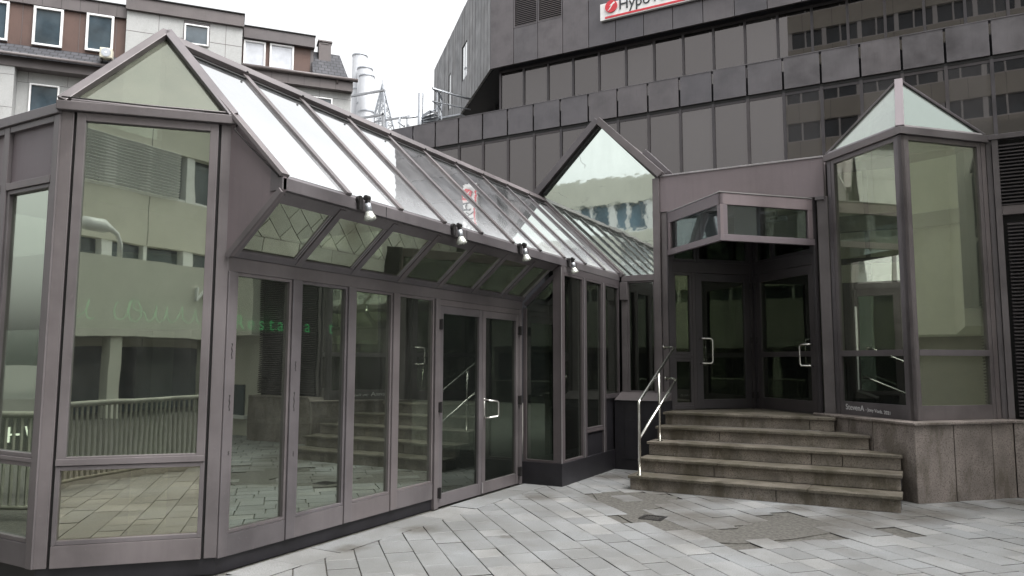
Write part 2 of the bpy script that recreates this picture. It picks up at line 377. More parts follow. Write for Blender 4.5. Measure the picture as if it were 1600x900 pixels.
while t < 14:
    wd = random.choice((.235, .25, .25, .265)); s = -14 + random.random() * .4
    while s < 14:
        ln = random.choice((.26, .31, .35, .40, .46)); 
        cs = [(t, s), (t + wd, s), (t + wd, s + ln), (t, s + ln)]
        poly = [(S2 * a - S2 * b, S2 * a + S2 * b) for a, b in cs]
        cx, cy = sum(q[0] for q in poly) / 4, sum(q[1] for q in poly) / 4
        s += ln
        if not (-9 < cx < 7 and -.95 - .03 * abs(cx) < cy < 12): continue
        if inside(cx, cy, PATCH) and random.random() > .10: continue
        if inside(cx, cy, PATCH2): continue
        if cy > 3.4 and cx < -3.9: poly = clip(poly, 1, 0, -4.36)
        elif cy <= 3.9: poly = clip(poly, S2, -S2, -5.83) if cx < -4 else poly
        slab(poly)
    t += wd
# border slabs along the glazed front and round the chamfered corner
y = 4.05
while y < 10.7:
    ln = random.choice((.45, .55, .62)); slab([(-4.70, y), (-4.36, y), (-4.36, y + ln), (-4.70, y + ln)]); y += ln
a = -.35
while a < 1.4:
    ln = random.choice((.45, .55)); o0 = Vector((-5.59, 3.125)) + Vector((S2, -S2)) * .02
    cs = [o0 + Vector((S2, S2)) * aa + Vector((S2, -S2)) * dd for aa, dd in ((a, 0), (a, .30), (a + ln, .30), (a + ln, 0))]
    slab([(c.x, c.y) for c in cs]); a += ln
pav = tag(pv.build('paving', 'paving'), kind='structure')
pav.data.materials.append(MT['joint_dirt'])
for i in pv_side: pav.data.polygons[i].material_index = 1

# worn filling between broken slabs sits a little lower than the slabs
tag(MB().prism([(x, y, -.0115) for x, y in PATCH], (0, 0, .0095)).build('worn_asphalt_patch', 'grey_gravel'), kind='structure')

# drain
d = thing('drain_cover', (-2.52, 7.62, 0), 'small square dark drain cover set in the worn paving before the steps', 'drain')
m = MB(); m.box(-2.64, 7.50, -.02, -2.40, 7.53, .003); m.box(-2.64, 7.71, -.02, -2.40, 7.74, .004); m.box(-2.64, 7.53, -.02, -2.61, 7.71, .004); m.box(-2.43, 7.53, -.02, -2.40, 7.71, .004)
m.build('drain_frame', 'iron', d)
m = MB()
for i in range(6): m.box(-2.61 + i * .03 + .006, 7.53, -.02, -2.61 + i * .03 + .022, 7.71, .001)
m.build('grating', 'iron', d)

# ------------------------------------------------------------------ glass gallery (left)
G = thing('glass_gallery', (-5.2, 6.5, 0), 'long bronze framed glass gallery with sloping mirror roof and double doors', 'building')
WT = Wall((-5.59, 3.125), (1, 1), (1, -1)); LT = .86 * math.sqrt(2)
WA = Wall((-4.73, 0), (0, 1), (1, 0))
WW = Wall((-5.59, 3.125), (-1, 0), (0, -1))
WP = Wall((-4.73, 8.9), (1, 0), (0, -1))
WB = Wall((-4.15, 0), (0, 1), (1, 0))
YT, Y1 = 3.985, 11.1
ZE, ZEB, ZH, ZR, XR, XE = 2.993, 2.885, 2.42, 4.385, -5.58, -4.15
# plinths
m = MB(); m.prism([(-9.5, 3.15, 0), (-5.60, 3.15, 0), (-4.755, 3.995, 0), (-4.755, 6.90, 0), (-5.0, 6.90, 0), (-5.0, 4.1, 0), (-5.7, 3.4, 0), (-9.5, 3.4, 0)][::-1], (0, 0, .125)); m.build('plinth', 'dark', G)
m = MB(); m.prism([(-4.73, 8.885, 0), (-4.14, 8.885, 0), (-4.14, 10.86, 0), (-4.73, 10.86, 0)], (0, 0, .29)); m.build('plinth', 'dark', G, bevel=.004)
# chamfered corner
m = MB(); WT.bar(m, .0, .085, .127, 3.475, -.06, .0); m.build('corner_post', 'frame', G, bevel=.004)
m = MB(); WT.bar(m, LT - .09, LT - .0, .127, 3.475, -.06, .0); m.build('corner_post', 'frame', G, bevel=.004)
m = MB(); WT.bar(m, .088, .105, .127, 3.475, -.06, -.02); WT.bar(m, LT - .107, LT - .093, .127, 3.475, -.06, -.02); m.build('gasket', 'gasket', G)
m = MB(); WT.bar(m, -.03, LT + .03, 3.475, 3.545, -.10, .045); m.build('cap_rail', 'frame', G, bevel=.005)
window(WT, G, .107, LT - .109, .845, 3.472, .062, .012, .06)
window(WT, G, .107, LT - .109, .285, .842, .032, .010, .06, glass='glass_ochre')
m = MB(); WT.bar(m, .107, LT - .109, .127, .283, -.05, .013); m.build('kick_panel', 'frame', G, bevel=.003)
m = MB(); WT.bar(m, .107, LT - .109, .846, .892, .0, .022); m.build('transom', 'frame', G, bevel=.003)
# left wing
for k in range(6):
    a = .02 + k * .68
    m = MB(); WW.bar(m, a - .02, a + .055, .127, 3.45, -.06, .012); m.build('post', 'frame', G, bevel=.004)
    window(WW, G, a + .06, a + .655, .90, 2.93, .03, .0); window(WW, G, a + .06, a + .655, .30, .865, .03, .0)
    m = MB(); WW.bar(m, a + .06, a + .655, .127, .297, -.05, .002); m.build('kick_panel', 'frame', G, bevel=.003)
    m = MB(); WW.bar(m, a + .06, a + .655, .867, .898, -.05, .008); WW.bar(m, a + .06, a + .655, 2.933, 2.99, -.05, .014); WW.bar(m, a + .06, a + .655, 3.40, 3.45, -.05, .01); m.build('transom', 'frame', G, bevel=.003)
    m = MB(); WW.bar(m, a + .06, a + .655, 2.99, 3.40, -.05, -.02); m.build('spandrel_panel', 'panel', G)
m = MB(); WW.bar(m, -.0, 4.1, 3.452, 3.53, -.3, .03); m.build('cap_rail', 'frame', G, bevel=.005)
m = MB(); m.box(-9.7, 3.3, 3.40, -5.62, 8.0, 3.47); m.build('flat_roof', 'slate_fascia', G)
# hip over the corner
PL, PR, AP = Vector((-5.59, 3.125, 3.54)), Vector((-4.73, 3.985, 3.54)), Vector((XR, YT - .02, ZR + .03))
hn = (PR - PL).cross(AP - PL).normalized(); hn = hn if hn.dot(Vector((1, -1, 1))) > 0 else -hn
m = MB(); m.beam(PL, AP, .075, .05, hn, -.01); m.build('hip_rafter', 'frame', G, bevel=.004)
m = MB(); m.beam(PR, AP, .075, .05, hn, -.01); m.build('hip_rafter', 'frame', G, bevel=.004)
m = MB(); m.beam(PL.lerp(PR, .05), PL.lerp(PR, .95), .06, .035, hn, -.006); m.build('hip_rail', 'frame', G, bevel=.004)
g = MB(); g.prism([PL - hn * .01, PR - hn * .01, AP - hn * .01], -hn * .006); g.build('hip_pane', 'glass_hip', G)
m = MB(); m.tube([PL + hn * .03 + Vector((0, 0, .02)), PL.lerp(PR, .5) + hn * .035 + Vector((.01, -.01, -.002)), PR + hn * .03 + Vector((0, 0, .005)), PR + Vector((.05, 0, -.05)), PR + Vector((.06, -.04, -.12)), Vector((-4.5, 3.955, 3.26)), Vector((-4.18, 3.955, 2.985)), Vector((-4.15, 4.0, 3.0))], .006, 6); m.build('cable', 'iron', G)
# gallery roof
rn = Vector((ZR - ZE, 0, XE - XR)); rn = Vector((1.392, 0, 1.43)).normalized()
rp = lambda f, y, o=0.: Vector((XR + (XE - XR) * f, y, ZR + (ZE - ZR) * f)) + rn * o
NB = 10; pitch = .7175
ys = [YT + pitch * k for k in range(NB)] + [Y1]
for k in range(NB):
    y0, y1 = ys[k] + .02, ys[k + 1] - .02
    g = MB(); g.prism([rp(.06, y0, -.006), rp(.985, y0, -.006), rp(.985, y1, -.006), rp(.06, y1, -.006)], -rn * .006); g.build('roof_pane', 'glass_roof', G)
for k in range(NB + 1):
    y = ys[k] if k < NB else Y1 - .05
    m = MB(); m.beam(rp(.03, y), rp(1., y), .062 if k else .08, .032, rn, -.012); m.build('rafter', 'frame', G, bevel=.003)
    m = MB(); m.beam(rp(.05, y + .04), rp(.99, y + .04), .02, .02, rn, -.012); m.build('gasket', 'gasket', G)
m = MB(); m.beam(rp(.045, YT - .02), rp(.045, Y1), .15, .045, rn, .0); m.build('ridge_cap', 'frame', G, bevel=.004)
m = MB(); m.beam(rp(.112, YT + .04), rp(.112, Y1 - .04), .03, .02, rn, -.01); m.build('gasket', 'gasket', G)
for k in range(1, NB):
    c = rp(.085, ys[k], .045); m = MB(); m.tube([c, c + rn * .012], .011, 8); m.build('bolt', 'iron', G)

m = MB(); m.box(XR - .1, YT - .0, 3.3, XR - .03, Y1 + 3, ZR + .02); m.build('back_wall', 'slate_fascia', G)
# eave beam
m = MB(); m.prism([(XE, YT - .02, ZEB), (XE, YT - .02, ZE - .012), (XE - .05, YT - .02, ZE + .035), (XE - .13, YT - .02, ZE + .06), (XE - .13, YT - .02, ZEB)], (0, Y1 - YT + .02, 0)); m.build('eave_beam', 'frame', G, bevel=.004)
m = MB()
for yy in (5.2, 6.55, 7.95, 9.4): m.box(XE - .02, yy, ZEB - .001, XE + .0025, yy + .006, ZE - .01)
m.build('joint', 'gasket', G)
# end panel of the eave at the corner
m = MB(); m.prism([(-4.80, YT - .012, 3.54), (-4.73, YT - .012, 3.54), (XE, YT - .012, ZE), (XE, YT - .012, ZEB), (-4.70, YT - .012, ZH), (-4.80, YT - .012, ZH)], (0, .035, 0)); m.build('end_panel', 'panel', G, bevel=.003)
m = MB(); m.beam((-4.72, YT - .012, ZH), (XE - .01, YT - .012, ZEB), .05, .02, (0, -1, 0), 0.); m.build('trim', 'frame', G, bevel=.003)
# soffit glazing
sn = Vector((ZEB - ZH, 0, -(.53))).normalized()     # outward (down and out)
A0, A1 = Vector((-4.725, 0, ZH + .005)), Vector((-4.20, 0, ZEB - .003))
sn = Vector((A1.z - A0.z, 0, -(A1.x - A0.x))).normalized()
sp = lambda f, y, o=0.: A0.lerp(A1, f) + Vector((0, y, 0)) + sn * o
sy = [YT + .03] + [YT + pitch * k for k in range(1, 7)] + [8.88]
for k in range(7):
    y0, y1 = sy[k] + .035, sy[k + 1] - .035
    m = MB(); m.beam(sp(.02, y0 - .035), sp(.98, y0 - .035), .07, .035, sn, -.02); m.build('soffit_bar', 'frame', G, bevel=.003)
    m = MB(); m.beam(sp(.03, y1 - .012), sp(.95, y1 - .012), .012, .022, sn, -.02); m.beam(sp(.03, y1 - .035), sp(.95, y1 - .035), .008, .018, sn, -.02); m.build('gasket', 'edge', G)
    g = MB(); g.prism([sp(.08, y0, -.012), sp(.90, y0, -.012), sp(.90, y1 - .03, -.012), sp(.08, y1 - .03, -.012)], -sn * .006); g.build('soffit_pane', 'glass_soffit', G)
m = MB(); m.beam(sp(.93, YT + .03), sp(.93, 8.88), .11, .03, sn, -.025); m.build('soffit_rail', 'frame', G)
m = MB(); m.beam(sp(.05, YT + .03), sp(.05, 8.88), .07, .03, sn, -.022); m.build('soffit_rail', 'frame', G)
# glazed front: header, four fixed windows, double doors
m = MB(); WA.bar(m, YT, 8.9, 2.305, ZH, -.10, .0); m.build('header', 'frame', G, bevel=.004)
fy = [4.02, 4.725, 5.44, 6.125, 6.87]
for k in range(4):
    y0, y1 = fy[k], fy[k + 1]
    m = MB(); WA.bar(m, y0 - .05 if k else YT + .005, y0 + .05, .12, 2.305, -.07, .012); m.build('mullion', 'frame', G, bevel=.004)
    m = MB(); WA.bar(m, y1 - .075, y1 - .052, .30, 2.30, -.07, -.01); m.build('gasket', 'gasket', G)
    window(WA, G, y0 + .052, y1 - .052, .285, 2.303, .025, -.005)
    m = MB(); WA.bar(m, y0 + .052, y1 - .052, .115, .283, -.06, -.002); m.build('kick_panel', 'frame', G, bevel=.003)
m = MB(); WA.bar(m, 6.83, 6.915, .0, 2.305, -.07, .014); m.build('mullion', 'frame', G, bevel=.004)
m = MB(); WA.bar(m, 8.80, 8.88, .0, 2.305, -.07, .008); m.build('mullion', 'frame', G, bevel=.004)
m = MB(); WA.bar(m, 6.917, 8.798, 2.235, 2.303, -.07, -.002); m.build('transom', 'frame', G, bevel=.004)
def leaf(W, root, a0, a1, z0, z1, st, bot, top, mat, glass, mid=None, d=0.):
    m = MB(); W.bar(m, a0, a0 + st, z0, z1, d - .055, d); W.bar(m, a1 - st, a1, z0, z1, d - .055, d)
    W.bar(m, a0 + st, a1 - st, z0, z0 + bot, d - .055, d - .002); W.bar(m, a0 + st, a1 - st, z1 - top, z1, d - .055, d - .002)
    if mid: W.bar(m, a0 + st, a1 - st, mid[0], mid[1], d - .055, d - .002)
    dr = m.build('door', mat, root, bevel=.003)
    g = MB()
    for (za, zb) in ([(z0 + bot, z1 - top)] if not mid else [(z0 + bot, mid[0]), (mid[1], z1 - top)]):
        W.bar(g, a0 + st - .004, a1 - st + .004, za - .003, zb + .003, d - .036, d - .030)
    g.build('pane', glass, root, dr); return dr
d1 = leaf(WA, G, 6.922, 7.852, .012, 2.232, .075, .135, .085, 'frame', 'glass_dark')
d2 = leaf(WA, G, 7.860, 8.792, .012, 2.232, .075, .135, .085, 'frame', 'glass_dark')
hp = [WA.p(7.895, .92, .0), WA.p(7.895, .92, .05), WA.p(7.905, .93, .085), WA.p(8.0, .935, .125), WA.p(8.02, .955, .135), WA.p(8.02, 1.105, .135), WA.p(8.0, 1.125, .125), WA.p(7.905, 1.13, .085), WA.p(7.895, 1.14, .05), WA.p(7.895, 1.14, .0)]
m = MB(); m.tube(hp, .012, 10); m.tube([WA.p(7.895, .90, .004), WA.p(7.895, 1.16, .004)], .009, 8); m.build('handle', 'steel', G, d2, smooth=True)
for dd, yy in ((d1, 6.918), (d2, 8.796)):
    for z in (.17, 1.10, 2.02):
        m = MB(); WA.bar(m, yy - .025, yy + .025, z - .055, z + .055, .0, .03); m.tube([WA.p(yy, z - .06, .035), WA.p(yy, z + .06, .035)], .013, 8); m.build('hinge', 'iron', G, dd)
m = MB(); WA.bar(m, 7.838, 7.862, .03, .15, .001, .016); m.build('floor_bolt', 'edge', G, d1)
for (yy, z0, z1) in ((4.045, 1.62, 1.74), (4.04, 1.22, 1.34), (4.725, 1.52, 1.60), (4.72, 1.18, 1.34), (4.73, .80, .84), (4.05, .88, .91)):
    m = MB(); q = []
    for i in range(9): q.append((yy - .005 + .004 * math.sin(i * 2.1), z0 + (z1 - z0) * i / 8))
    for i in range(8, -1, -1): q.append((yy + .004 + .004 * math.sin(i * 1.7 + 1), z0 + (z1 - z0) * i / 8))
    WA.poly(m, q, .0118, .0130); m.build('tape_residue', 'iron', G)
# return with one tall pane beside the doors
m = MB(); WP.bar(m, .455, .58, .29, ZEB - .02, -.06, .0); m.build('post', 'frame_shaded', G, bevel=.004)
m = MB(); WP.bar(m, .01, .055, .29, 2.33, -.05, .0); WP.bar(m, .055, .455, .29, .32, -.05, -.002); m.build('post', 'frame_shaded', G, bevel=.003)
m = MB(); m.beam(WP.p(.03, 2.37, 0), WP.p(.46, 2.745, 0), .05, .05, WP.n, -.05); m.build('trim', 'frame_shaded', G, bevel=.003)
g = MB(); WP.poly(g, [(.05, .315), (.46, .315), (.46, 2.73), (.05, 2.375)], -.036, -.03); g.build('pane', 'glass_dark', G)
# bay front
m = MB(); WB.bar(m, 8.905, 8.985, .29, ZEB, -.06, .002); m.build('post', 'frame_shaded', G, bevel=.003)
m = MB(); WB.bar(m, 8.893, 8.904, .29, ZEB - .03, -.004, .006); m.build('edge_strip', 'edge', G)
m = MB(); WB.bar(m, 8.986, Y1 - .02, 2.79, ZEB, -.06, -.004); m.build('header', 'frame_shaded', G, bevel=.003)
for (a0, a1, zb) in ((8.99, 9.635, .29), (9.735, 10.36, .655), (10.46, 11.06, 1.10)):
    window(WB, G, a0, a1, zb, 2.788, .028, -.004, glass='glass_dark', mat='frame_shaded')
    if zb > .3: 
        m = MB(); WB.bar(m, a0, a1, .291, zb - .04, -.05, -.022); m.build('spandrel_panel', 'dark', G)
        m = MB(); WB.bar(m, a0, a1, zb - .038, zb - .002, -.05, .006); m.build('transom', 'frame_shaded', G, bevel=.003)
for a in (9.685, 10.41):
    m = MB(); WB.bar(m, a - .05, a + .05, .29, 2.79, -.06, .004); m.build('mullion', 'frame_shaded', G, bevel=.003)
    m = MB(); WB.bar(m, a - .054, a - .044, .29, 2.79, .004, .012); m.build('edge_strip', 'edge', G)
# inside of the gallery
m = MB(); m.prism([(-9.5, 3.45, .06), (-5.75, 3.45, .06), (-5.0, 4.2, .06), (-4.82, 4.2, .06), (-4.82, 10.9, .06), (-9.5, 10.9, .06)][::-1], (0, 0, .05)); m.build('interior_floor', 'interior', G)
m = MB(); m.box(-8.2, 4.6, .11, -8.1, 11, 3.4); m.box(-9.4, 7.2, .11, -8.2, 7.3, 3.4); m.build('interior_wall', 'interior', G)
m = MB(); m.box(-7.2, 5.6, .11, -6.9, 5.9, 3.35); m.box(-6.6, 8.2, .11, -6.3, 8.5, 3.35); m.build('interior_column', 'interior_mid', G)
m = MB(); m.box(-7.6, 4.9, .11, -6.9, 5.5, 1.05); m.box(-7.6, 6.6, .11, -6.6, 7.6, .85); m.build('counter', 'interior_mid', G)
m = MB(); m.prism([(-6.6, 3.34, 1.85), (-5.68, 3.34, 1.85), (-4.94, 4.08, 1.85), (-4.94, 4.86, 1.85), (-5.02, 4.86, 1.85), (-5.02, 4.12, 1.85), (-5.72, 3.42, 1.85), (-6.6, 3.42, 1.85)][::-1], (0, 0, .6)); m.build('bulkhead', 'cream_in', G)
m = MB(); m.box(-5.75, 3.95, .11, -5.55, 4.15, 1.85); m.build('interior_pillar', 'cream_in', G)
# green neon lettering behind the panes
for (body, y0) in (('R', 4.20), ('e', 4.33), ('s', 4.45), ('t', 4.565), ('a', 4.66), ('r', 4.88), ('a', 4.985), ('t', 5.30)):
    x0 = -4.88
    m = text_mb(body, .165, .002, lambda c: Vector((x0 + c.z, y0 + c.x, 1.865 + c.y)))
    # outline tubes: take the glyph as thin neon letters
    m.build('neon_letter', 'neon', G)
STROKES = [[(.124, 1.998), (.139, 2.034), (.13, 2.065), (.117, 2.057), (.113, 1.998), (.127, 1.94), (.156, 1.921), (.189, 1.945), (.222, 1.977), (.237, 2.032), (.242, 2.064), (.23, 2.024), (.226, 1.977), (.232, 1.931), (.253, 1.915), (.281, 1.924)],
 [(.445, 2.049), (.424, 2.037), (.414, 1.981), (.426, 1.926), (.459, 1.911), (.487, 1.928), (.513, 1.976), (.525, 2.04), (.552, 2.076), (.517, 2.047), (.506, 1.983), (.531, 1.913), (.568, 1.897), (.602, 1.938), (.599, 2.001), (.574, 2.065), (.553, 2.048), (.544, 2.008), (.571, 1.985), (.622, 1.978), (.639, 1.923), (.655, 1.899), (.683, 1.915), (.702, 1.98), (.707, 2.028), (.704, 1.94), (.728, 1.9), (.764, 1.917), (.785, 2.022), (.785, 1.941), (.816, 1.894), (.852, 1.918), (.873, 1.967), (.889, 2.024), (.897, 1.927), (.936, 1.892), (.965, 1.912), (.988, 2.002), (.995, 1.921), (1.019, 1.889)]]
for st in STROKES:
    m = MB(); m.tube([WT.p(a, z, -.075) for a, z in st], .0045, 6); m.build('neon_script', 'neon', G, smooth=True)

# floodlights on the eave
L0 = None
for (y, lab) in ((4.85, 'silver bowl floodlight on the eave nearest the chamfered corner'), (6.30, 'silver bowl floodlight on the eave over the fixed panes before the double doors'),
                 (7.73, 'silver bowl floodlight on the eave right above the double doors'), (9.13, 'silver bowl floodlight at the far eave end by the corner post')):
    if L0 is None:
        L0 = thing('floodlight', (XE, y, ZE), lab, 'lamp', 'floodlights along the eave'); o = Vector((XE, y, ZE))
        m = MB(); m.tube([o + Vector((.0, -.03, -.02)), o + Vector((.03, -.03, -.02))], .034, 14); m.beam(o + Vector((.012, -.03, .0)), o + Vector((.012, -.03, -.11)), .045, .025, (1, 0, 0)); m.build('bracket', 'iron', L0)
        m = MB(); m.tube([o + Vector((.05, .005, .0)), o + Vector((.05, .05, -.0))], .025, 12); m.tube([o + Vector((.05, .03, .0)), o + Vector((.052, .035, -.05))], .022, 12); m.build('joint', 'iron', L0)
        m = MB(); m.tube([o + Vector((.052, .034, -.045)), o + Vector((.062, .042, -.115))], [.026, .029], 14); m.build('lamp_holder', 'galv', L0, smooth=True)
        c0 = o + Vector((.062, .042, -.115)); ax = Vector((.012, .008, -.09)).normalized()
        m = MB(); m.tube([c0, c0 + ax * .02, c0 + ax * .045, c0 + ax * .062, c0 + ax * .075, c0 + ax * .080], [.029, .037, .050, .055, .051, .036], 18); m.build('lamp_bowl', 'lamp_glass', L0, smooth=True)
    else:
        c = copy_tree(L0); c.location = (XE, y, ZE); c['label'] = lab

# ------------------------------------------------------------------ entrance building: gable, wall, canopy, doors
E = thing('entrance_building', (-2.3, 11.3, 0), 'low entrance building with creased mirror gable, mauve wall and recessed doors', 'building')
WG = Wall((0, Y1), (1, 0), (0, -1))
m = MB(); m.box(-4.14, 10.78, 0, -3.34, 11.3, 1.03); m.build('plinth', 'dark', E, bevel=.004)
m = MB(); m.box(-3.98, 10.772, .16, -3.40, 10.779, .74); m.build('access_panel', 'dark', E, bevel=.002)
m = MB(); m.prism([(-4.14, 10.765, 1.032), (-4.14, 11.08, 1.145), (-4.14, 11.08, 1.032)], (.8, 0, 0)); m.build('sill', 'frame', E)
GA, GLft, GRt = (-4.49, 5.555), (-5.60, 4.43), (-3.46, 4.515)
V = lambda q, d=0.: WG.p(q[0], q[1], d)
m = MB(); m.beam(V((GLft[0] - .03, GLft[1])), V(GA), .11, .12, WG.n, -.04); m.build('rake_beam', 'frame', E, bevel=.005)
m = MB(); m.beam(V(GA), V((GRt[0] + .02, GRt[1])), .11, .12, WG.n, -.041); m.build('rake_beam', 'frame', E, bevel=.005)
m = MB(); m.beam(V((-5.5, 4.42), 0), V((-4.47, 5.45), 0), .03, .05, WG.n, -.02); m.build('gasket', 'gasket', E)
m = MB(); m.beam(V((-3.75, 4.95), -.06), V((-3.38, 4.56), -.06), .10, .3, WG.n, -.3); m.build('roof_edge', 'frame', E, bevel=.004)
g = MB(); WG.poly(g, [(-4.475, 5.46), (-5.50, 4.42), (-5.36, 4.2), (-4.09, 2.96), (-3.56, 2.96), (-3.56, 4.50)], -.03, -.022); g.build('gable_pane', 'glass_gable', E)
m = MB(); m.beam(V((-5.52, 4.36), .0), V((-4.10, 2.965), .0), .07, .06, WG.n, -.02); m.build('valley_trim', 'frame', E, bevel=.003)
m = MB(); WG.bar(m, -3.585, -3.475, 1.03, 4.47, -.06, .03); m.build('post', 'frame', E, bevel=.004)
m = MB(); WG.bar(m, -4.12, -3.586, 2.87, 2.965, -.06, .02); m.build('transom', 'frame', E, bevel=.003)
m = MB(); WG.bar(m, -4.125, -4.035, 1.13, 2.87, -.06, .01); m.build('post', 'frame', E, bevel=.003)
m = MB(); WG.bar(m, -4.14, -4.02, 2.58, 2.86, -.05, .05); m.build('bracket', 'frame', E, bevel=.004)
window(WG, E, -4.033, -3.587, 1.14, 2.868, .025, -.005, glass='glass_dark')
# saddle roof behind the gable
m = MB(); m.prism([V((GA[0], GA[1] + .02), -.05), V((-5.7, 4.32), -.05), V((-5.7, 4.2), -.05), V((GA[0], GA[1] - .1), -.05)], (0, 3, 0)); m.prism([V((GA[0], GA[1] + .021), -.05), V((-3.3, 4.36), -.05), V((-3.3, 4.24), -.05), V((GA[0], GA[1] - .099), -.05)], (0, 3, 0)); m.build('roof', 'slate_fascia', E)
# mauve wall over the entrance
m = MB(); WG.bar(m, -3.474, -1.10, 3.93, 4.49, -.3, .0); m.build('fascia_wall', 'panel', E, bevel=.004)
m = MB(); WG.bar(m, -3.474, -1.10, 4.491, 4.515, -.3, .012); m.build('coping', 'edge', E, bevel=.003)
m = MB(); WG.bar(m, -3.47, -3.36, .885, 3.928, -.12, -.02); m.build('post', 'frame', E, bevel=.004)
m = MB(); WG.bar(m, -1.20, -1.06, .885, 3.928, -.08, .01); WG.bar(m, -1.22, -1.10, 3.88, 3.929, .0, .05); m.build('post', 'frame', E, bevel=.004)
m = MB(); m.box(-3.5, 11.41, 4.46, 1.2, 14.5, 4.49); m.build('flat_roof', 'slate_fascia', E)
# canopy: wedge of glazed fascia
CC = (-2.31, 10.05)
CL = Wall(CC, (-1, 1), (-1, -1)); CR = Wall(CC, (1, 1), (1, -1)); LC = 1.05 * math.sqrt(2)
K = thing('entrance_canopy', (-2.31, 10.9, 3.25), 'wedge shaped glazed canopy jutting out over the recessed entrance', 'canopy')
for Wk in (CL, CR):
    m = MB(); Wk.bar(m, 0, LC, 3.745, 3.905, -.05, .0); m.build('top_rail', 'panel', K, bevel=.004)
    m = MB(); Wk.bar(m, -.01, LC, 3.908, 3.922, -.06, .008); m.build('coping', 'edge', K)
    m = MB(); Wk.bar(m, -.006, LC + .02, 3.245, 3.335, -.05, .003); m.build('bottom_rail', 'panel', K, bevel=.004)
    m = MB(); Wk.bar(m, .0, .115 if Wk is CR else .075, 3.336, 3.744, -.05, -.001); Wk.bar(m, LC - .08, LC, 3.336, 3.744, -.05, -.001); m.build('stile', 'panel', K, bevel=.004)
    g = MB(); Wk.bar(g, .07, LC - .07, 3.33, 3.75, -.036, -.030); g.build('pane', 'glass_grey', K)
m = MB(); m.prism([(CC[0], CC[1] + .08, 3.86), (CC[0] - 1.0, Y1 - .02, 3.86), (CC[0] + 1.0, Y1 - .02, 3.86)], (0, 0, .03)); m.build('deck', 'interior_mid', K)
m = MB(); m.box(-2.25, 10.62, 3.36, -1.90, 10.66, 3.8); m.box(-2.75, 10.70, 3.36, -2.4, 10.74, 3.8); m.build('back_panel', 'grey_board', K)
EL = thing('emergency_lamp', (-1.72, 10.95, 3.66), 'small white box lamp seen behind the right canopy glass', 'lamp')
m = MB(); m.box(-1.86, 10.86, 3.60, -1.58, 10.97, 3.66); m.build('housing', 'white', EL, bevel=.008)
m = MB(); m.box(-1.80, 10.852, 3.612, -1.70, 10.859, 3.648); m.build('lens', 'iron', EL)
m = MB(); m.box(-1.74, 10.90, 3.661, -1.70, 10.94, 3.858); m.build('stem', 'white', EL)
# recessed door walls
DA = (-2.31, 12.15)
DL = Wall((-3.36, 11.1), (1, 1), (1, -1)); DR = Wall(DA, (1, -1), (-1, -1)); LD = 1.05 * math.sqrt(2)
def doorwall(Wd, side):
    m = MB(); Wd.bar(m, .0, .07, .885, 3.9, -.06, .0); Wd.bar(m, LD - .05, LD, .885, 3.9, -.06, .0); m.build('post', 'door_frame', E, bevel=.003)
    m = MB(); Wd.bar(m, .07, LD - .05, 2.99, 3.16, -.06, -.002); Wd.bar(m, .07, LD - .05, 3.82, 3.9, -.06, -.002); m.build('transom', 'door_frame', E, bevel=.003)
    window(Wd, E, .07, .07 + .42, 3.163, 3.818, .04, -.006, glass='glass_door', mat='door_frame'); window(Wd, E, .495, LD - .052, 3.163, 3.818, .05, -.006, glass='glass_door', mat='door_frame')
    if side == 'L':
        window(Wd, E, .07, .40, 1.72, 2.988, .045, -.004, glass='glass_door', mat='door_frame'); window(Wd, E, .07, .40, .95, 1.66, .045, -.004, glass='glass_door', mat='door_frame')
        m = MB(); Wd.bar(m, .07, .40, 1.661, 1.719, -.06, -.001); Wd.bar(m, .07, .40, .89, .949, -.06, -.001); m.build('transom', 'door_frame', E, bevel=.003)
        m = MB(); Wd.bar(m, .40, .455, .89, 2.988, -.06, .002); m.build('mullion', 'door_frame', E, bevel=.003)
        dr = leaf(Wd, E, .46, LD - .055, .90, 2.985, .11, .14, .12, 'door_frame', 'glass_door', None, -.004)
        hx, zz, sg = .52, (1.59, 1.97), 1
    else:
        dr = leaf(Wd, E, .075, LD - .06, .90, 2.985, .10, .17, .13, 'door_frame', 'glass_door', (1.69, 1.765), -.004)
        hx, zz, sg = LD - .11, (1.56, 1.86), -1
    p = [Wd.p(hx, zz[0], .0), Wd.p(hx + sg * .02, zz[0], .06), Wd.p(hx + sg * .14, zz[0], .085), Wd.p(hx + sg * .165, zz[0] + .03, .09), Wd.p(hx + sg * .165, zz[1] - .03, .09), Wd.p(hx + sg * .14, zz[1], .085), Wd.p(hx + sg * .02, zz[1], .06), Wd.p(hx, zz[1], .0)]
    m = MB(); m.tube(p, .014, 10); m.build('handle', 'steel', E, dr, smooth=True)
    for z in (1.1, 1.95, 2.8):
        a = LD - .06 if side == 'L' else .075
        m = MB(); m.tube([Wd.p(a, z - .05, .012), Wd.p(a, z + .05, .012)], .014, 8); m.build('hinge', 'iron', E, dr)
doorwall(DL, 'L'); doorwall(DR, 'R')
m = MB(); m.prism([(-3.5, 10.95, .82), (-1.0, 10.95, .82), (-1.0, 14.4, .82), (-5.5, 14.4, .82), (-5.5, 11.3, .82), (-3.5, 11.3, .82)], (0, 0, .05)); m.build('interior_floor', 'interior', E)
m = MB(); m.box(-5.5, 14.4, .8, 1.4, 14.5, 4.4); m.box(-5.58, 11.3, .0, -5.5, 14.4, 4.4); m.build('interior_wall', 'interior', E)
m = MB(); m.box(-1.55, 12.6, .87, -1.3, 12.85, 4.4); m.build('interior_column', 'interior_mid', E)

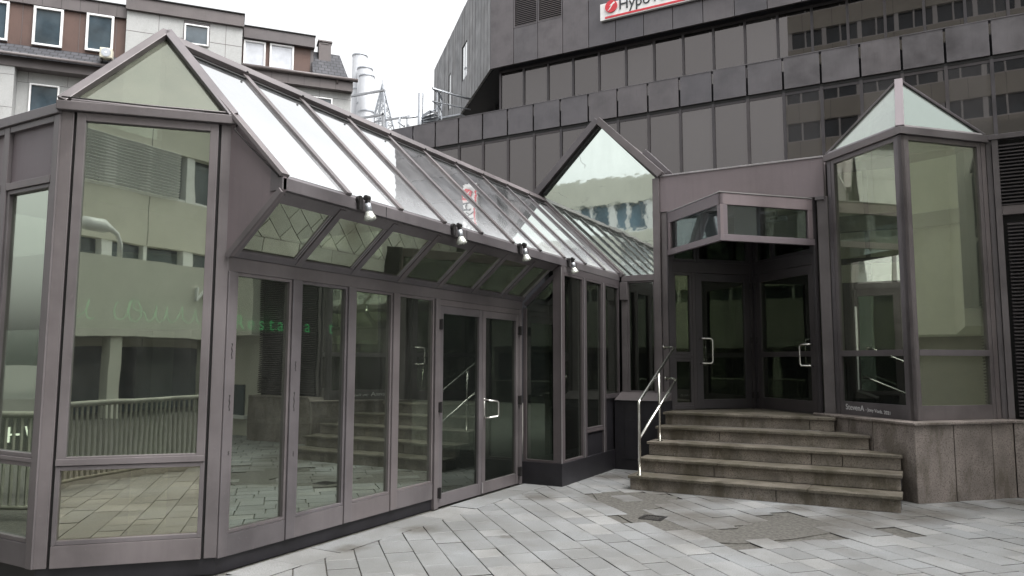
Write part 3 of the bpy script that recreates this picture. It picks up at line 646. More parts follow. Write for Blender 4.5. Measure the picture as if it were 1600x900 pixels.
# ------------------------------------------------------------------ glass corner tower (right)
XT, AT, ZT, ZX = -.11, .944, 4.51, 5.44
T = thing('glass_corner_tower', (XT, Y1, 0), 'square glass tower with pyramid top standing on the granite plinth', 'tower')
TC = (XT, Y1 - AT); LTW = AT * math.sqrt(2)
TL = Wall(TC, (-1, 1), (-1, -1)); TR = Wall(TC, (1, 1), (1, -1))
for Wk, gl in ((TL, 'glass_clear'), (TR, 'glass_clear')):
    m = MB(); Wk.bar(m, .0, .055, .915, 4.42, -.07, .0); m.build('corner_post', 'frame', T, bevel=.004)
    m = MB(); Wk.bar(m, .058, .072, .915, 4.42, -.07, -.03); m.build('gasket', 'gasket', T)
    m = MB(); Wk.bar(m, .074, .125, .915, 4.42, -.07, -.004); Wk.bar(m, LTW - .13, LTW - .075, .915, 4.42, -.07, -.004); m.build('stile', 'frame', T, bevel=.004)
    m = MB(); Wk.bar(m, LTW - .07, LTW, .915, 4.42, -.07, .0); m.build('corner_post', 'frame', T, bevel=.004)
    m = MB(); Wk.bar(m, -.03, LTW + .03, 4.42, 4.515, -.09, .035); m.build('cap_rail', 'edge' if False else 'frame', T, bevel=.005)
    m = MB(); Wk.bar(m, .125, LTW - .13, 4.36, 4.42, -.06, -.006); Wk.bar(m, .125, LTW - .13, 1.69, 1.765, -.06, .002); m.build('transom', 'frame', T, bevel=.003)
    m = MB(); Wk.bar(m, .125, LTW - .13, .915, 1.09, -.06, -.008); m.build('kick_panel', 'frame', T, bevel=.003)
    g = MB(); Wk.bar(g, .12, LTW - .125, 1.76, 4.365, -.041, -.035); g.build('pane', gl, T)
    g = MB(); Wk.bar(g, .12, LTW - .125, 1.085, 1.695, -.041, -.035); g.build('pane', 'glass_dark' if Wk is TL else 'glass_clear', T)
AX = Vector((XT, Y1, ZX)); cs = [Vector((XT, Y1 - AT, ZT + .01)), Vector((XT - AT, Y1, ZT + .01)), Vector((XT, Y1 + AT, ZT + .01)), Vector((XT + AT, Y1, ZT + .01))]
for k in range(4):
    a, b = cs[k], cs[(k + 1) % 4]; n = (b - a).cross(AX - a).normalized(); n = n if n.z > 0 else -n
    g = MB(); g.prism([a - n * .004, b - n * .004, AX - n * .004], -n * .006); g.build('roof_pane', 'glass_sky' if k < 2 else 'glass_sky_dim', T)
    hn2 = Vector((a.x - XT, a.y - Y1, .9)).normalized()
    m = MB(); m.beam(a, AX, .10 if k == 0 else .05, .03, hn2, -.012); m.build('hip_rafter', 'panel' if k == 0 else 'frame', T, bevel=.004)
    m = MB(); m.beam(a.lerp(b, .04), b.lerp(a, .04), .04, .022, n, -.004); m.build('hip_rail', 'frame', T, bevel=.003)
m = MB(); m.prism([(XT - .08, Y1 + .42, 1.95), (XT + .86, Y1 + .05, 1.95), (XT + .86, Y1 + .12, 1.95), (XT - .02, Y1 + .49, 1.95)], (0, 0, 2.4)); m.build('inner_wall', 'cream_in', T)
m = MB(); m.prism([(XT - .08, Y1 + .44, .915), (XT + .86, Y1 + .07, .915), (XT + .86, Y1 + .14, .915), (XT - .02, Y1 + .51, .915)], (0, 0, 1.034)); m.build('inner_dado', 'umber', T)
m = MB(); m.box(XT - .90, Y1 + .50, 2.75, XT - .06, Y1 + .56, 4.35); m.build('inner_wall', 'cream_in', T)
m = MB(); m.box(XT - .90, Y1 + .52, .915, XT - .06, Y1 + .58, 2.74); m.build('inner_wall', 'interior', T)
m = MB(); m.prism([(XT + .02, Y1 + .30, 3.42), (XT + .86, Y1 - .02, 3.42), (XT + .86, Y1 + .03, 3.42), (XT + .02, Y1 + .36, 3.42)], (0, 0, .2)); m.build('inner_beam', 'interior_mid', T)
m = MB(); m.box(XT - .85, Y1 + .1, 3.42, XT - .02, Y1 + .2, 3.64); m.build('inner_beam', 'interior_mid', T)
m = MB(); m.box(XT - .85, Y1 + .0, 2.95, XT - .02, Y1 + .06, 3.03); m.build('inner_beam', 'interior', T)
m = MB(); m.prism([(XT + .70, Y1 - .04, 2.3), (XT + .84, Y1 - .02, 2.3), (XT + .84, Y1 + .03, 2.3), (XT + .62, Y1 + .08, 2.3)], (0, 0, 2.05)); m.build('drape', 'green_cloth', T)
m = MB(); m.box(XT - .52, Y1 + .38, 2.75, XT - .46, Y1 + .44, 4.35); m.build('inner_post', 'interior_mid', T)
m = MB(); m.prism([(XT, Y1 - AT + .15, .87), (XT + AT - .1, Y1 + .05, .87), (XT, Y1 + AT, .87), (XT - AT + .1, Y1 + .05, .87)], (0, 0, .04)); m.build('interior_floor', 'interior', T)
# scrawl in chalk on the kick panel
m = text_mb('StevenA', .105, .0008, lambda c: TL.p(1.16 - c.x * .95, .985 + c.y - c.x * .02, .0 - .006 + c.z)); m.build('scrawl', 'chalk', T)
m = text_mb('- Jony Vonb. 2021', .062, .0008, lambda c: TL.p(.80 - c.x * .95, .985 + c.y - c.x * .06, .0 - .006 + c.z)); m.build('scrawl', 'chalk', T)

# louvred wall on the far right
LV = thing('louvred_wall', (1.8, Y1, .9), 'dark ribbed louvre wall right of the glass tower', 'wall')
m = MB(); WG.bar(m, .905, .975, .915, 4.45, -.08, .0); WG.bar(m, .84, .90, .915, 4.45, -.08, -.03); m.build('post', 'frame', LV, bevel=.003)
m = MB(); WG.bar(m, .84, 2.6, 4.45, 4.515, -.1, .02); WG.bar(m, .976, 2.6, 3.47, 3.585, -.08, .0); m.build('rail', 'frame', LV, bevel=.003)
m = MB(); WG.bar(m, .976, 2.6, .915, 4.45, -.14, -.1); m.build('backing', 'gasket', LV)
for z0, z1, x0 in ((3.59, 4.44, .976), (.95, 3.40, 1.02)):
    m = MB(); n = int((z1 - z0) / .045)
    for i in range(n):
        z = z0 + i * .045; m.prism([(x0, Y1 - .005, z), (x0, Y1 + .05, z + .03), (x0, Y1 + .05, z + .036), (x0, Y1 - .005, z + .014)], (2.6 - x0, 0, 0))
    m.build('louvre', 'door_frame', LV)

# granite plinth
PZ = thing('granite_plinth', (.2, 10.6, 0), 'stained brown granite plinth under the glass tower', 'plinth')
c0 = Vector((-.11, 9.84)); 
PLw = Wall((-.11, 9.84), (-1, 1), (-1, -1)); PRw = Wall((-.11, 9.84), (1, 1), (1, -1)); PXw = Wall((.93, 10.88), (1, 0), (0, -1))
for Wk, cuts in ((PLw, [(0, .66, 0, .885), (.66, 1.08, 0, .885), (1.08, 1.62, 0, .885)]), (PRw, [(0, .56, 0, .885), (.56, 1.13, 0, .885), (1.13, 1.466, 0, .885)]), (PXw, [(0, .6, 0, .885), (.6, 1.7, 0, .885)])):
    for (a, b, z0, z1) in cuts:
        m = MB(); Wk.bar(m, a + .005, b - .005, z0, z1, -.12, random.uniform(-.002, .002)); m.build('granite_slab', 'granite', PZ, bevel=.003)
m = MB(); m.prism([(-.11, 9.80, .886), (.95, 10.86, .886), (2.6, 10.86, .886), (2.6, 11.3, .886), (-1.35, 11.3, .886), (-1.35, 11.04, .886)], (0, 0, .028)); m.build('ledge', 'granite', PZ, bevel=.004)
m = MB(); m.prism([(-.11, 10.02, .0), (.87, 11.0, .0), (2.6, 11.0, 0), (2.6, 11.3, 0), (-1.2, 11.3, .0)], (0, 0, .88)); m.build('core', 'dark', PZ)

# steps
ST = thing('granite_steps', (-1.8, 9.9, 0), 'five mossy brown granite steps climbing to the recessed doors', 'steps')
RI, TRD, SX = .177, .38, -3.34
rights = [-.25, -.25, -.25, -.60, -1.03]
for k in range(5):
    y0 = 9.135 + TRD * k; z = RI * (k + 1); xr = rights[k]; yb = y0 + TRD + .05 if k < 4 else 12.4
    js = [SX + .02] + {0: [-1.55], 1: [-2.35], 2: [-1.25, -.9], 3: [-2.45], 4: [-1.35]}[k] + [xr - .02]
    for i in range(len(js) - 1):
        m = MB(); m.box(js[i] + .004, y0 + .02, z - RI + .0, js[i + 1] - .004, y0 + .14, z - .037); m.build('riser', 'riser', ST, bevel=.003)
    m = MB(); m.box(SX + .03, y0 + .141, z - RI, xr - .025, yb, z - .037); m.build('core', 'joint_dirt', ST)
    js = [SX] + {0: [-1.2], 1: [-2.3], 2: [], 3: [], 4: []}[k] + [xr]
    for i in range(len(js) - 1):
        m = MB()
        if k < 4: m.box(js[i] + .003, y0 - .015, z - .036, js[i + 1] - .003, yb - .06, z)
        else: m.prism([(SX, y0 - .015, z - .036), (xr, y0 - .015, z - .036), (xr, 10.97, z - .036), (-1.1, 11.02, z - .036), (-2.31, 12.3, z - .036), (-3.42, 11.1, z - .036), (SX, 11.05, z - .036)], (0, 0, .036))
        m.build('tread', 'tread', ST, bevel=.005)

# handrail
H = thing('handrail', (-3.2, 9.2, .177), 'bent stainless steel handrail at the left of the steps', 'handrail')
X = -3.2
def bend(a, b, c, r=.05, n=5):
    a, b, c = Vector(a), Vector(b), Vector(c); p = b + (a - b).normalized() * r; q = b + (c - b).normalized() * r
    return [p * (1 - t) ** 2 + b * 2 * t * (1 - t) + q * t * t for t in [i / n for i in range(n + 1)]]
top = [(X, 9.19, .178)] + bend((X, 9.19, .178), (X, 9.19, 1.10), (X, 10.78, 1.815)) + bend((X, 9.19, 1.10), (X, 10.80, 1.825), (X - .2, 10.86, 1.825)) + [(X - .17, 10.86, 1.825)]
m = MB(); m.tube(top, .020, 12); m.build('top_rail', 'steel', H, smooth=True)
low = [(X, 9.19, .635)] + bend((X, 9.19, .635), (X, 10.88, 1.36), (X - .2, 10.93, 1.36)) + [(X - .17, 10.925, 1.36)]
m = MB(); m.tube(low, .018, 12); m.build('lower_rail', 'steel', H, smooth=True)
m = MB(); m.tube([(X, 10.04, .532), (X, 10.04, 1.475)], .016, 12); m.build('post', 'steel', H, smooth=True)
m = MB(); m.tube([(X, 9.19, .178), (X, 9.19, .184)], .045, 14); m.tube([(X, 10.04, .532), (X, 10.04, .538)], .045, 14); m.tube([(X - .165, 10.86, 1.825), (X - .175, 10.862, 1.825)], .04, 12); m.tube([(X - .165, 10.925, 1.36), (X - .175, 10.926, 1.36)], .04, 12); m.build('flange', 'steel', H)

# ------------------------------------------------------------------ dark office building behind
OB = thing('office_building', (-8, 30, 0), 'dark bronze bank office with overhanging upper storeys behind the glass roofs', 'building')
WO = Wall((0, 26), (1, 0), (0, -1))
x0 = -20.54
m = MB(); m.box(-20.5, 26.25, 0, 14, 40, 10.8); m.build('wall', 'soffit_black', OB)
m = MB(); m.box(-20.5, 26.2, 10.84, 14, 28.9, 11.6); m.build('terrace', 'soffit_black', OB)
for k in range(28):
    a = x0 + 1.2 * k
    m = MB(); WO.bar(m, a + .035, a + 1.165, 10.90, 12.0, -.10, random.uniform(-.008, .008)); m.build('spandrel_panel', 'cladding', OB, bevel=.006)
    if a < -2.2 + 14:
        m = MB(); WO.bar(m, a - .05, a + .05, 7.0, 10.80, -.2, -.05); WO.bar(m, a + .05, a + 1.15, 10.70, 10.80, -.2, -.08); WO.bar(m, a + .05, a + 1.15, 7.0, 7.1, -.2, -.08)
        f = m.build('window', 'door_frame', OB)
        g = MB(); g.box(a + .05, 26.10, 7.1, a + 1.15, 26.11, 10.70)
        po = g.build('pane', 'glass_bronze', OB, f)
        po.rotation_euler = (0, 0, 0)
m = MB(); WO.bar(m, x0, 13, 10.80, 10.895, -.12, -.06); m.build('gutter_rail', 'gasket', OB)
m = MB(); WO.bar(m, x0 - .0, 13, 12.0, 12.03, -.25, .01); m.build('coping', 'cladding', OB)
m = MB(); m.box(x0, 25.95, 5.9, 13, 26.2, 7.0); m.build('spandrel_band', 'cladding', OB)
m = MB(); m.box(x0 - .02, 25.98, 0, x0 + .1, 30, 12.02); m.build('end_wall', 'cladding', OB)
# recessed window row
for k in range(25):
    a = -16.2 + 1.2 * k
    m = MB(); m.box(a - .045, 28.30, 11.6, a + .045, 28.40, 14.75); m.box(a + .045, 28.31, 14.66, a + 1.155, 28.40, 14.75); f = m.build('window', 'door_frame', OB)
    g = MB(); g.box(a + .045, 28.35, 11.6, a + 1.155, 28.36, 14.66); g.build('pane', 'glass_bronze', OB, f)
m = MB(); m.box(-15.6, 29.0, 11.6, 14, 29.2, 14.75); m.build('inner_wall', 'interior', OB)
# upper storeys with the chamfered end
YU, ZU, ZTOP = 27.85, 14.75, 20.35
CU = (-16.47, YU)
m = MB(); m.prism([(CU[0] + .1, YU + .15, ZU), (14, YU + .15, ZU), (14, 45, ZU), (-26.6, 45, ZU), (-26.6, YU + 10.28, ZU)], (0, 0, 5.5)); m.build('upper_storeys', 'soffit_black', OB)
WU = Wall(CU, (1, 0), (0, -1)); WV = Wall(CU, (-1, 1), (-1, -1))
for k in range(25):
    a = k * 1.2
    if k in (1, 2):
        m = MB(); WU.bar(m, a + .012, a + 1.188, ZU, 16.38, -.12, random.uniform(-.004, .004)); m.build('cladding_panel', 'cladding', OB, bevel=.005)
        lf = MB(); WU.bar(lf, a + .012, a + .06, 16.385, 18.2, -.12, .01); WU.bar(lf, a + 1.14, a + 1.188, 16.385, 18.2, -.12, .01); WU.bar(lf, a + .06, a + 1.14, 16.385, 16.43, -.12, .01)
        lo = lf.build('vent', 'cladding', OB)
        lf = MB()
        for i in range(20): lf.prism([WU.p(a + .06, 16.45 + i * .087, .0), WU.p(a + .06, 16.45 + i * .087 + .05, -.1), WU.p(a + .06, 16.45 + i * .087 + .062, -.1), WU.p(a + .06, 16.45 + i * .087 + .03, .0)], (1.08, 0, 0))
        lf.build('louvre', 'slate_fascia', OB, lo)
        m = MB(); WU.bar(m, a + .012, a + 1.188, 18.2, ZTOP, -.12, .0); m.build('cladding_panel', 'cladding', OB)
    else:
        m = MB(); WU.bar(m, a + .012, a + 1.188, ZU, ZTOP, -.12, random.uniform(-.004, .004)); m.build('cladding_panel', 'cladding', OB, bevel=.005)
LVs = 14.5
for k in range(24):
    a = k * .605
    wcol = {11: (16.75, 18.75), 12: (16.75, 18.75)}.get(k) if k in (8, 9) else None
    spans = [(ZU, ZTOP)]
    if k in (8, 9): spans = [(ZU, 16.35), (18.25, ZTOP)]
    if k in (15, 20): spans = [(ZU, 16.0), (18.1, ZTOP)]
    for i, (za, zb) in enumerate(spans):
        m = MB(); WV.bar(m, a + .022, a + .583, za, zb, -.12, random.uniform(-.006, .006)); m.build('cladding_panel', 'pale_side' if (len(spans) > 1 and i == 0 and False) else 'cladding_side', OB, bevel=.004)
    if len(spans) > 1:
        za, zb = spans[0][1], spans[1][0]
        m = MB(); WV.bar(m, a + .01, a + .045, za, zb, -.1, -.035); WV.bar(m, a + .56, a + .595, za, zb, -.1, -.035); WV.bar(m, a + .045, a + .56, za, za + .05, -.1, -.035); WV.bar(m, a + .045, a + .56, zb - .05, zb, -.1, -.035); f = m.build('window', 'cladding_side', OB)
        g = MB(); WV.bar(g, a + .045, a + .56, za + .05, zb - .05, -.05, -.04); g.build('pane', 'glass_roof', OB, f)
m = MB()
for i in range(4): p = WV.p(2.0 + i * 1.3, 0, -1.6); m.box(p.x - .09, p.y - .09, 11.6, p.x + .09, p.y + .09, ZU)
m.build('terrace_column', 'iron', OB)

# bank sign
SG = thing('bank_sign', (-9, YU - .02, 15.7), 'white box sign with red disc and dark lettering on the dark upper storey', 'sign')
SB = YU - .16
m = MB(); m.box(-11.08, SB, 15.70, -4.6, YU - .02, 16.42); m.build('sign_box', 'sign_white', SG, bevel=.01)
m = MB(); m.box(-10.86, SB - .012, 15.745, -4.62, SB - .002, 15.83); m.build('red_stripe', 'sign_red', SG)
m = MB(); m.tube([(-10.58, SB - .05, 16.22), (-10.58, SB - .002, 16.22)], .262, 32); m.build('red_disc', 'sign_red', SG)
m = MB(); m.prism([(x, SB - .058, z) for x, z in ((-10.74, 16.02), (-10.66, 16.12), (-10.56, 16.25), (-10.65, 16.24), (-10.44, 16.40), (-10.40, 16.33), (-10.50, 16.27), (-10.62, 16.10))], (0, .007, 0)); m.build('white_mark', 'sign_white', SG)
m = text_mb('HypoVereinsbank', .66, .01, lambda c: Vector((-10.27 + c.x * .93, SB - .015 - c.z, 16.0 + c.y))); m.build('lettering', 'sign_text', SG)

# spiral stair on the terrace
SS = thing('spiral_staircase', (-20.2, 28.1, 11.6), 'small galvanised spiral staircase at the roof terrace edge', 'staircase')
cx, cy = -20.4, 28.0
m = MB(); m.tube([(cx, cy, 11.0), (cx, cy, 14.35)], .13, 12); m.build('newel', 'galv', SS, smooth=True)
m = MB(); rail = []; rail2 = []
for i in range(14):
    a = R(200 - i * 17); z = 12.1 + i * .085
    p = [Vector((cx + r * math.cos(a + da), cy + r * math.sin(a + da), z)) for r, da in ((.13, -.1), (1.0, -.13), (1.0, .14), (.13, .1))]
    m.prism(p, (0, 0, .045)); m.prism([p[0] + Vector((0, 0, -.12)), p[1] + Vector((0, 0, -.12)), p[1] + Vector((0, 0, -.0)), p[0]], (p[3] - p[0]) * .12)
    rail.append((cx + 1.0 * math.cos(a), cy + 1.0 * math.sin(a), z + 1.12)); rail2.append((cx + 1.0 * math.cos(a), cy + 1.0 * math.sin(a), z + .5))
m.build('step', 'galv', SS)
m = MB(); m.tube([(cx + .75, cy - .62, 12.3), (cx - .2, cy - .98, 12.5), (cx - .75, cy - .7, 12.85)][1:] + rail + [(-18.9, 29.0, 14.28), (-18.6, 29.6, 14.28)], .05, 8); m.tube(rail2 + [(-18.9, 29.0, 13.75), (-18.6, 29.6, 13.75)], .03, 8); m.build('rail', 'galv', SS, smooth=True)
m = MB()
for i in range(0, 14, 2): p = Vector(rail[i]); m.tube([p - Vector((0, 0, 1.0)), p], .03, 6)
m.build('baluster', 'galv', SS)
m = MB(); m.box(-20.2, 28.7, 13.22, -18.6, 29.8, 13.30); m.build('landing', 'galv', SS)

# ------------------------------------------------------------------ pale granite house on the left
KB = 1.35
HB = thing('granite_house', (-28, 22, 0), 'pale granite house with brown metal attic and white windows behind the left glass corner', 'building')
th = R(40); eB = (math.sin(th), math.cos(th)); nB = (math.cos(th), -math.sin(th))
WH = Wall((-30.207, 20.364), eB, nB)
s_ = lambda v: v * KB
z_ = lambda v: 1.6 + (v - 1.6) * KB
def hbar(name, mat, a0, a1, z0, z1, d0, d1, parent=None, bev=.01):
    m = MB(); WH.bar(m, s_(a0), s_(a1), z_(z0) if z0 > 0 else 0, z_(z1), d0, d1); return m.build(name, mat, HB, parent, bevel=bev)
def hwin(a0, a1, z0, z1, d, fr=.07, blind=None):
    m = MB(); A0_, A1_, Z0_, Z1_ = s_(a0), s_(a1), z_(z0), z_(z1); b = WH.bar; f = fr * KB
    b(m, A0_, A0_ + f, Z0_, Z1_, d - .1, d + .03); b(m, A1_ - f, A1_, Z0_, Z1_, d - .1, d + .03); b(m, A0_ + f, A1_ - f, Z0_, Z0_ + f, d - .1, d + .03); b(m, A0_ + f, A1_ - f, Z1_ - f, Z1_, d - .1, d + .03)
    fo = m.build('window', 'white', HB, bevel=.012)
    g = MB(); b(g, A0_ + f, A1_ - f, Z0_ + f, Z1_ - f, d - .06, d - .05); g.build('pane', 'winglass' if not blind else blind, HB, fo); return fo
MT['curtain'] = m_plain('pale_curtained_window', (.50, .52, .56), .12, 0, .18, 1.5, spec=.8)
hbar('wall', 'pale_granite', -12, -3.59, 0, 10.89, -1.2, .35); hbar('wall', 'pale_granite', -3.59, -.55, 0, 10.78, -1.2, -.15)
for sx in (-11, -9.4, -7.8, -6.2, -4.9): hbar('joint', 'slate_fascia', sx, sx + .015, 6, 10.89, .345, .353, bev=0)
for zz in (9.45, 10.5): hbar('joint', 'slate_fascia', -12, -3.59, zz, zz + .012, .345, .354, bev=0)
for sx in (-3.3, -2.2, -1.2): hbar('joint', 'slate_fascia', sx, sx + .012, 10.42, 10.78, -.155, -.147, bev=0)
hbar('joint', 'slate_fascia', -3.58, -.55, 10.42, 10.432, -.155, -.146, bev=0)
hwin(-3.23, -2.40, 9.2, 10.40, -.05, .05)
hbar('fascia', 'slate_fascia', -12, -.55, 10.775, 11.10, -1.1, .4)
m = MB(); m.tube([WH.p(s_(-12), z_(11.13), .62), WH.p(s_(-.57), z_(11.10), .62)], .08, 10); m.build('gutter', 'slate_fascia', HB, smooth=True)
def tiled(a0, a1, z0, z1, d0, d1, a0t=None, a1t=None):
    a0t = a0 if a0t is None else a0t; a1t = a1 if a1t is None else a1t
    p = [WH.p(s_(a0), z_(z0), d0), WH.p(s_(a1), z_(z0), d0), WH.p(s_(a1t), z_(z1), d1), WH.p(s_(a0t), z_(z1), d1)]
    m = MB(); m.prism(p, (0, 0, -.12)); o = m.build('roof', 'tile', HB)
    uv = o.data.uv_layers.new(name='UVMap'); L = Vector(HB['_L'])
    for lp in o.data.loops:
        v = o.data.vertices[lp.vertex_index].co + L; q = v - WH.o
        uv.data[lp.index].uv = (q.dot(WH.e), math.hypot(q.dot(WH.n) - d0, q.z - z_(z0)))
tiled(-12, -.55, 11.12, 11.56, .66, .12)
for sx in (-3.3, -2.6, -1.95, -1.3): 
    hbar('roof_vent', 'gasket', sx - .05, sx + .05, 11.335, 11.36, .0, .2, bev=0)
hbar('wall', 'brown', -12, -.56, 11.3, 12.9, -1.2, .12)
for i in range(22): hbar('seam', 'slate_fascia', -12 + i * .53, -12 + i * .53 + .012, 11.55, 12.9, .121, .135, bev=0)
hbar('fascia', 'slate_fascia', -12, -.56, 12.905, 13.32, -1.2, .25); hbar('coping', 'gasket', -12, -.56, 13.32, 13.36, -1.2, .31)
for i in range(22): hbar('seam', 'gasket', -12 + i * .53, -12 + i * .53 + .008, 12.92, 13.32, .25, .258, bev=0)
hwin(-3.21, -2.38, 11.60, 12.88, .22); hwin(-1.73, -.93, 11.65, 12.92, .22); hwin(-4.7, -3.87, 11.60, 12.88, .22)
hbar('wall', 'pale_granite', -.55, 3.04, 0, 13.13, -1.2, .45)
for sx in (.41, 2.50): hbar('joint', 'slate_fascia', sx, sx + .015, 11, 13.13, .446, .454, bev=0)
hbar('joint', 'slate_fascia', -.55, 3.04, 12.44, 12.455, .446, .455, bev=0); hbar('joint', 'slate_fascia', 1.2, 1.215, 11, 12.3, .446, .454, bev=0)
m = hbar('window_recess', 'slate_fascia', 1.17, 2.0, 12.26, 13.09, .3, .456, bev=0)
hwin(1.20, 1.97, 12.26, 12.96, .53, .05)
hbar('fascia', 'slate_fascia', -.58, 3.08, 13.135, 13.56, -1.2, .6); hbar('coping', 'gasket', -.6, 3.1, 13.56, 13.60, -1.2, .66)
hbar('wall', 'brown', 3.05, 5.5, 11.6, 12.97, -1.2, -.3); hbar('fascia', 'slate_fascia', 3.085, 5.53, 12.97, 13.38, -1.2, -.05); hbar('coping', 'gasket', 3.1, 5.55, 13.38, 13.42, -1.2, .0)
hwin(3.10, 3.84, 11.70, 12.93, -.20, .06, 'curtain'); hwin(3.98, 4.81, 11.74, 12.94, -.20, .06, 'curtain')
hbar('seam', 'slate_fascia', 5.4, 5.5, 11.7, 12.97, -.3, -.28, bev=0)
tiled(5.45, 6.72, 11.80, 13.08, .45, -.9, 5.45, 6.5)
m = MB(); WH.bar(m, s_(5.70), s_(6.14), z_(12.6), z_(13.36), -1.1, -.45); WH.bar(m, s_(5.66), s_(6.18), z_(13.36), z_(13.42), -1.15, -.4); WH.bar(m, s_(5.80), s_(6.06), z_(13.28), z_(13.33), -.45, -.43); m.build('chimney', 'slate_fascia', HB, bevel=.01)
m = MB(); m.tube([WH.p(s_(3.05), z_(11.78), .55), WH.p(s_(7.03), z_(11.78), .55)], .09, 10); m.tube([WH.p(s_(6.3), z_(11.76), .5), WH.p(s_(6.3), z_(11.6), .45)], .05, 8); m.build('gutter', 'slate_fascia', HB, smooth=True)
hbar('fascia', 'slate_fascia', 3.05, 6.87, 11.37, 11.74, -1.2, .45)
for i in range(6): hbar('seam', 'gasket', 3.5 + i * .55, 3.5 + i * .55 + .008, 11.38, 11.74, .45, .456, bev=0)
hbar('wall', 'pale_granite', 3.04, 6.85, 0, 11.37, -1.2, .12)
for sx in (4.9, 5.72): hbar('joint', 'slate_fascia', sx, sx + .012, 9, 11.37, .116, .124, bev=0)
hbar('joint', 'slate_fascia', 3.04, 6.85, 11.12, 11.132, .116, .125, bev=0)
hwin(5.1, 6.18, 10.1, 11.08, .22, .05)
AC = thing('air_conditioner', tuple(WH.p(s_(-1.04), z_(11.34), .3)), 'small cream air conditioner unit on the tiled ledge of the granite house', 'air conditioner')
m = MB(); WH.bar(m, s_(-1.23), s_(-.86), z_(11.30), z_(11.64), .5, .9); m.build('casing', 'ac', AC, bevel=.04)
c = WH.p(s_(-1.045), z_(11.475), .905)
m = MB(); m.tube([c, c + WH.n * .02], .19, 24); m.build('fan_grille', 'galv', AC)
m = MB(); m.tube([c + WH.n * .02, c + WH.n * .035], .045, 12); m.build('fan_hub', 'white', AC)
m = MB(); WH.bar(m, s_(-1.20), s_(-1.16), z_(11.18), z_(11.30), .45, .8); WH.bar(m, s_(-.93), s_(-.89), z_(11.18), z_(11.30), .45, .8); m.build('foot', 'iron', AC)

# white flues, their frame and the lattice spire
for (x, zt, lab, yy) in ((-35.1, 23.9, 'tallest white flue pipe, rearmost of the three against the sky', 40.6), (-34.25, 22.6, 'middle white flue pipe between the tallest and the front one', 40.2), (-33.55, 21.7, 'frontmost and shortest white flue pipe, beside the lattice spire', 39.6)):
    f = thing('flue_pipe', (x, yy, 0), lab, 'flue', 'white flue pipes on the roof behind')
    m = MB(); m.tube([(x, yy, 0), (x, yy, zt)], .54, 24); m.build('pipe', 'flue', f, smooth=True)
    m = MB()
    for z in (zt - .02, zt - 2.6): m.tube([(x, yy, z - .05), (x, yy, z + .03)], .57, 24)
    m.build('collar', 'galv', f)
fr = thing('flue_support_frame', (-33, 39, 14), 'white steel support rails around the three flues', 'frame')
m = MB()
for z in (18.3, 20.0): m.beam((-36.2, 38.8, z + .15), (-31.2, 38.8, z), .12, .16, (0, -1, 0)); 
for z in (17.4, 19.0): m.beam((-36.2, 41.6, z + .15), (-31.2, 41.6, z), .12, .12, (0, -1, 0))
m.build('rail', 'flue', fr)
m = MB()
for x, y in ((-31.3, 38.8), (-36.0, 38.8), (-31.3, 41.6)): m.beam((x, y, 10), (x, y, 18.4), .16, .16, (0, -1, 0))
m.build('post', 'flue', fr)
sp = thing('lattice_spire', (-35.6, 46, 0), 'slim grey lattice spire tapering to a point behind the flues', 'spire')
m = MB(); tip = Vector((-37.3, 46, 24.0)); base = [Vector((-37.3 + dx, 46 + dy, 19.2)) for dx, dy in ((-.95, -.6), (1.15, -.6), (1.15, .6), (-.95, .6))]
for b in base: m.beam(tip, b, .10, .10, (0, -1, 0)); m.beam(b, b - Vector((0, 0, 12)), .12, .12, (0, -1, 0))
for i in range(1, 7):
    t0 = i / 7; q = [tip.lerp(b, t0) for b in base]
    for k in range(4): m.beam(q[k], q[(k + 1) % 4], .05, .05, (0, 0, 1)); m.beam(q[k], tip.lerp(base[(k + 1) % 4], min(1, t0 + 1 / 7)), .045, .045, (0, -1, 0))
for i in range(5):
    m.beam(tip.lerp(base[0].lerp(base[1], (i + .5) / 5), .12), base[0].lerp(base[1], (i + .5) / 5), .05, .05, (0, -1, 0))
m.build('lattice', 'galv', sp)
m = MB(); m.tube([tip - Vector((0, 0, .2)), tip + Vector((0, 0, .35))], .04, 6); m.build('finial', 'galv', sp)

# ------------------------------------------------------------------ the other side of the square (seen in the panes)
OT = thing('opposite_office', (8, -16, 0), 'tall beige office with ribbon windows mirrored in the dark bank glazing', 'building')
def ribbon(root, x0, x1, y, z0, floors, mat, bandlo=1.05, win=1.75, pitch=3.3, pill=1.45, core='winglass'):
    m = MB(); m.box(x0, y - 12, 0, x1, y - .35, z0 + floors * pitch - .1); m.build('core', core, root)
    for k in range(floors + 1):
        zb = z0 + k * pitch - (pitch - win); m = MB(); m.box(x0, y - .4, zb, x1, y, z0 + k * pitch); m.build('spandrel_band', mat, root)
        if k < floors:
            m = MB(); x = x0
            i = 0
            while x < x1:
                wv = .35 if i % 2 == 0 else .12; m.box(x, y - .38, z0 + k * pitch, min(x + wv, x1), y - .06, z0 + k * pitch + win); x += pill; i += 1
            m.build('window_pillar', 'white', root)
            m = MB(); x = x0 + 1.3
            while x < x1: m.box(x, y - .01, zb + .01, x + .025, y + .003, z0 + k * pitch - .01); x += 2.45
            m.build('panel_seam', 'slate_fascia', root)
            m = MB(); m.box(x0, y - .30, z0 + k * pitch, x1, y - .1, z0 + k * pitch + .10); m.build('sill', 'white', root)
ribbon(OT, -9.5, 26, -13.2, 3.7, 10, 'brownstone', win=1.65)
m = MB(); m.box(-3.5, -13.19, 2.3, 26, -11.2, 4.56); m.build('bulkhead', 'cream', OT)
m = MB()
for x in (-3, 1, 4.2, 7.4, 11, 15): m.box(x, -11.7, 0, x + .35, -11.3, 2.3)
m.build('column', 'cream', OT)
m = MB()
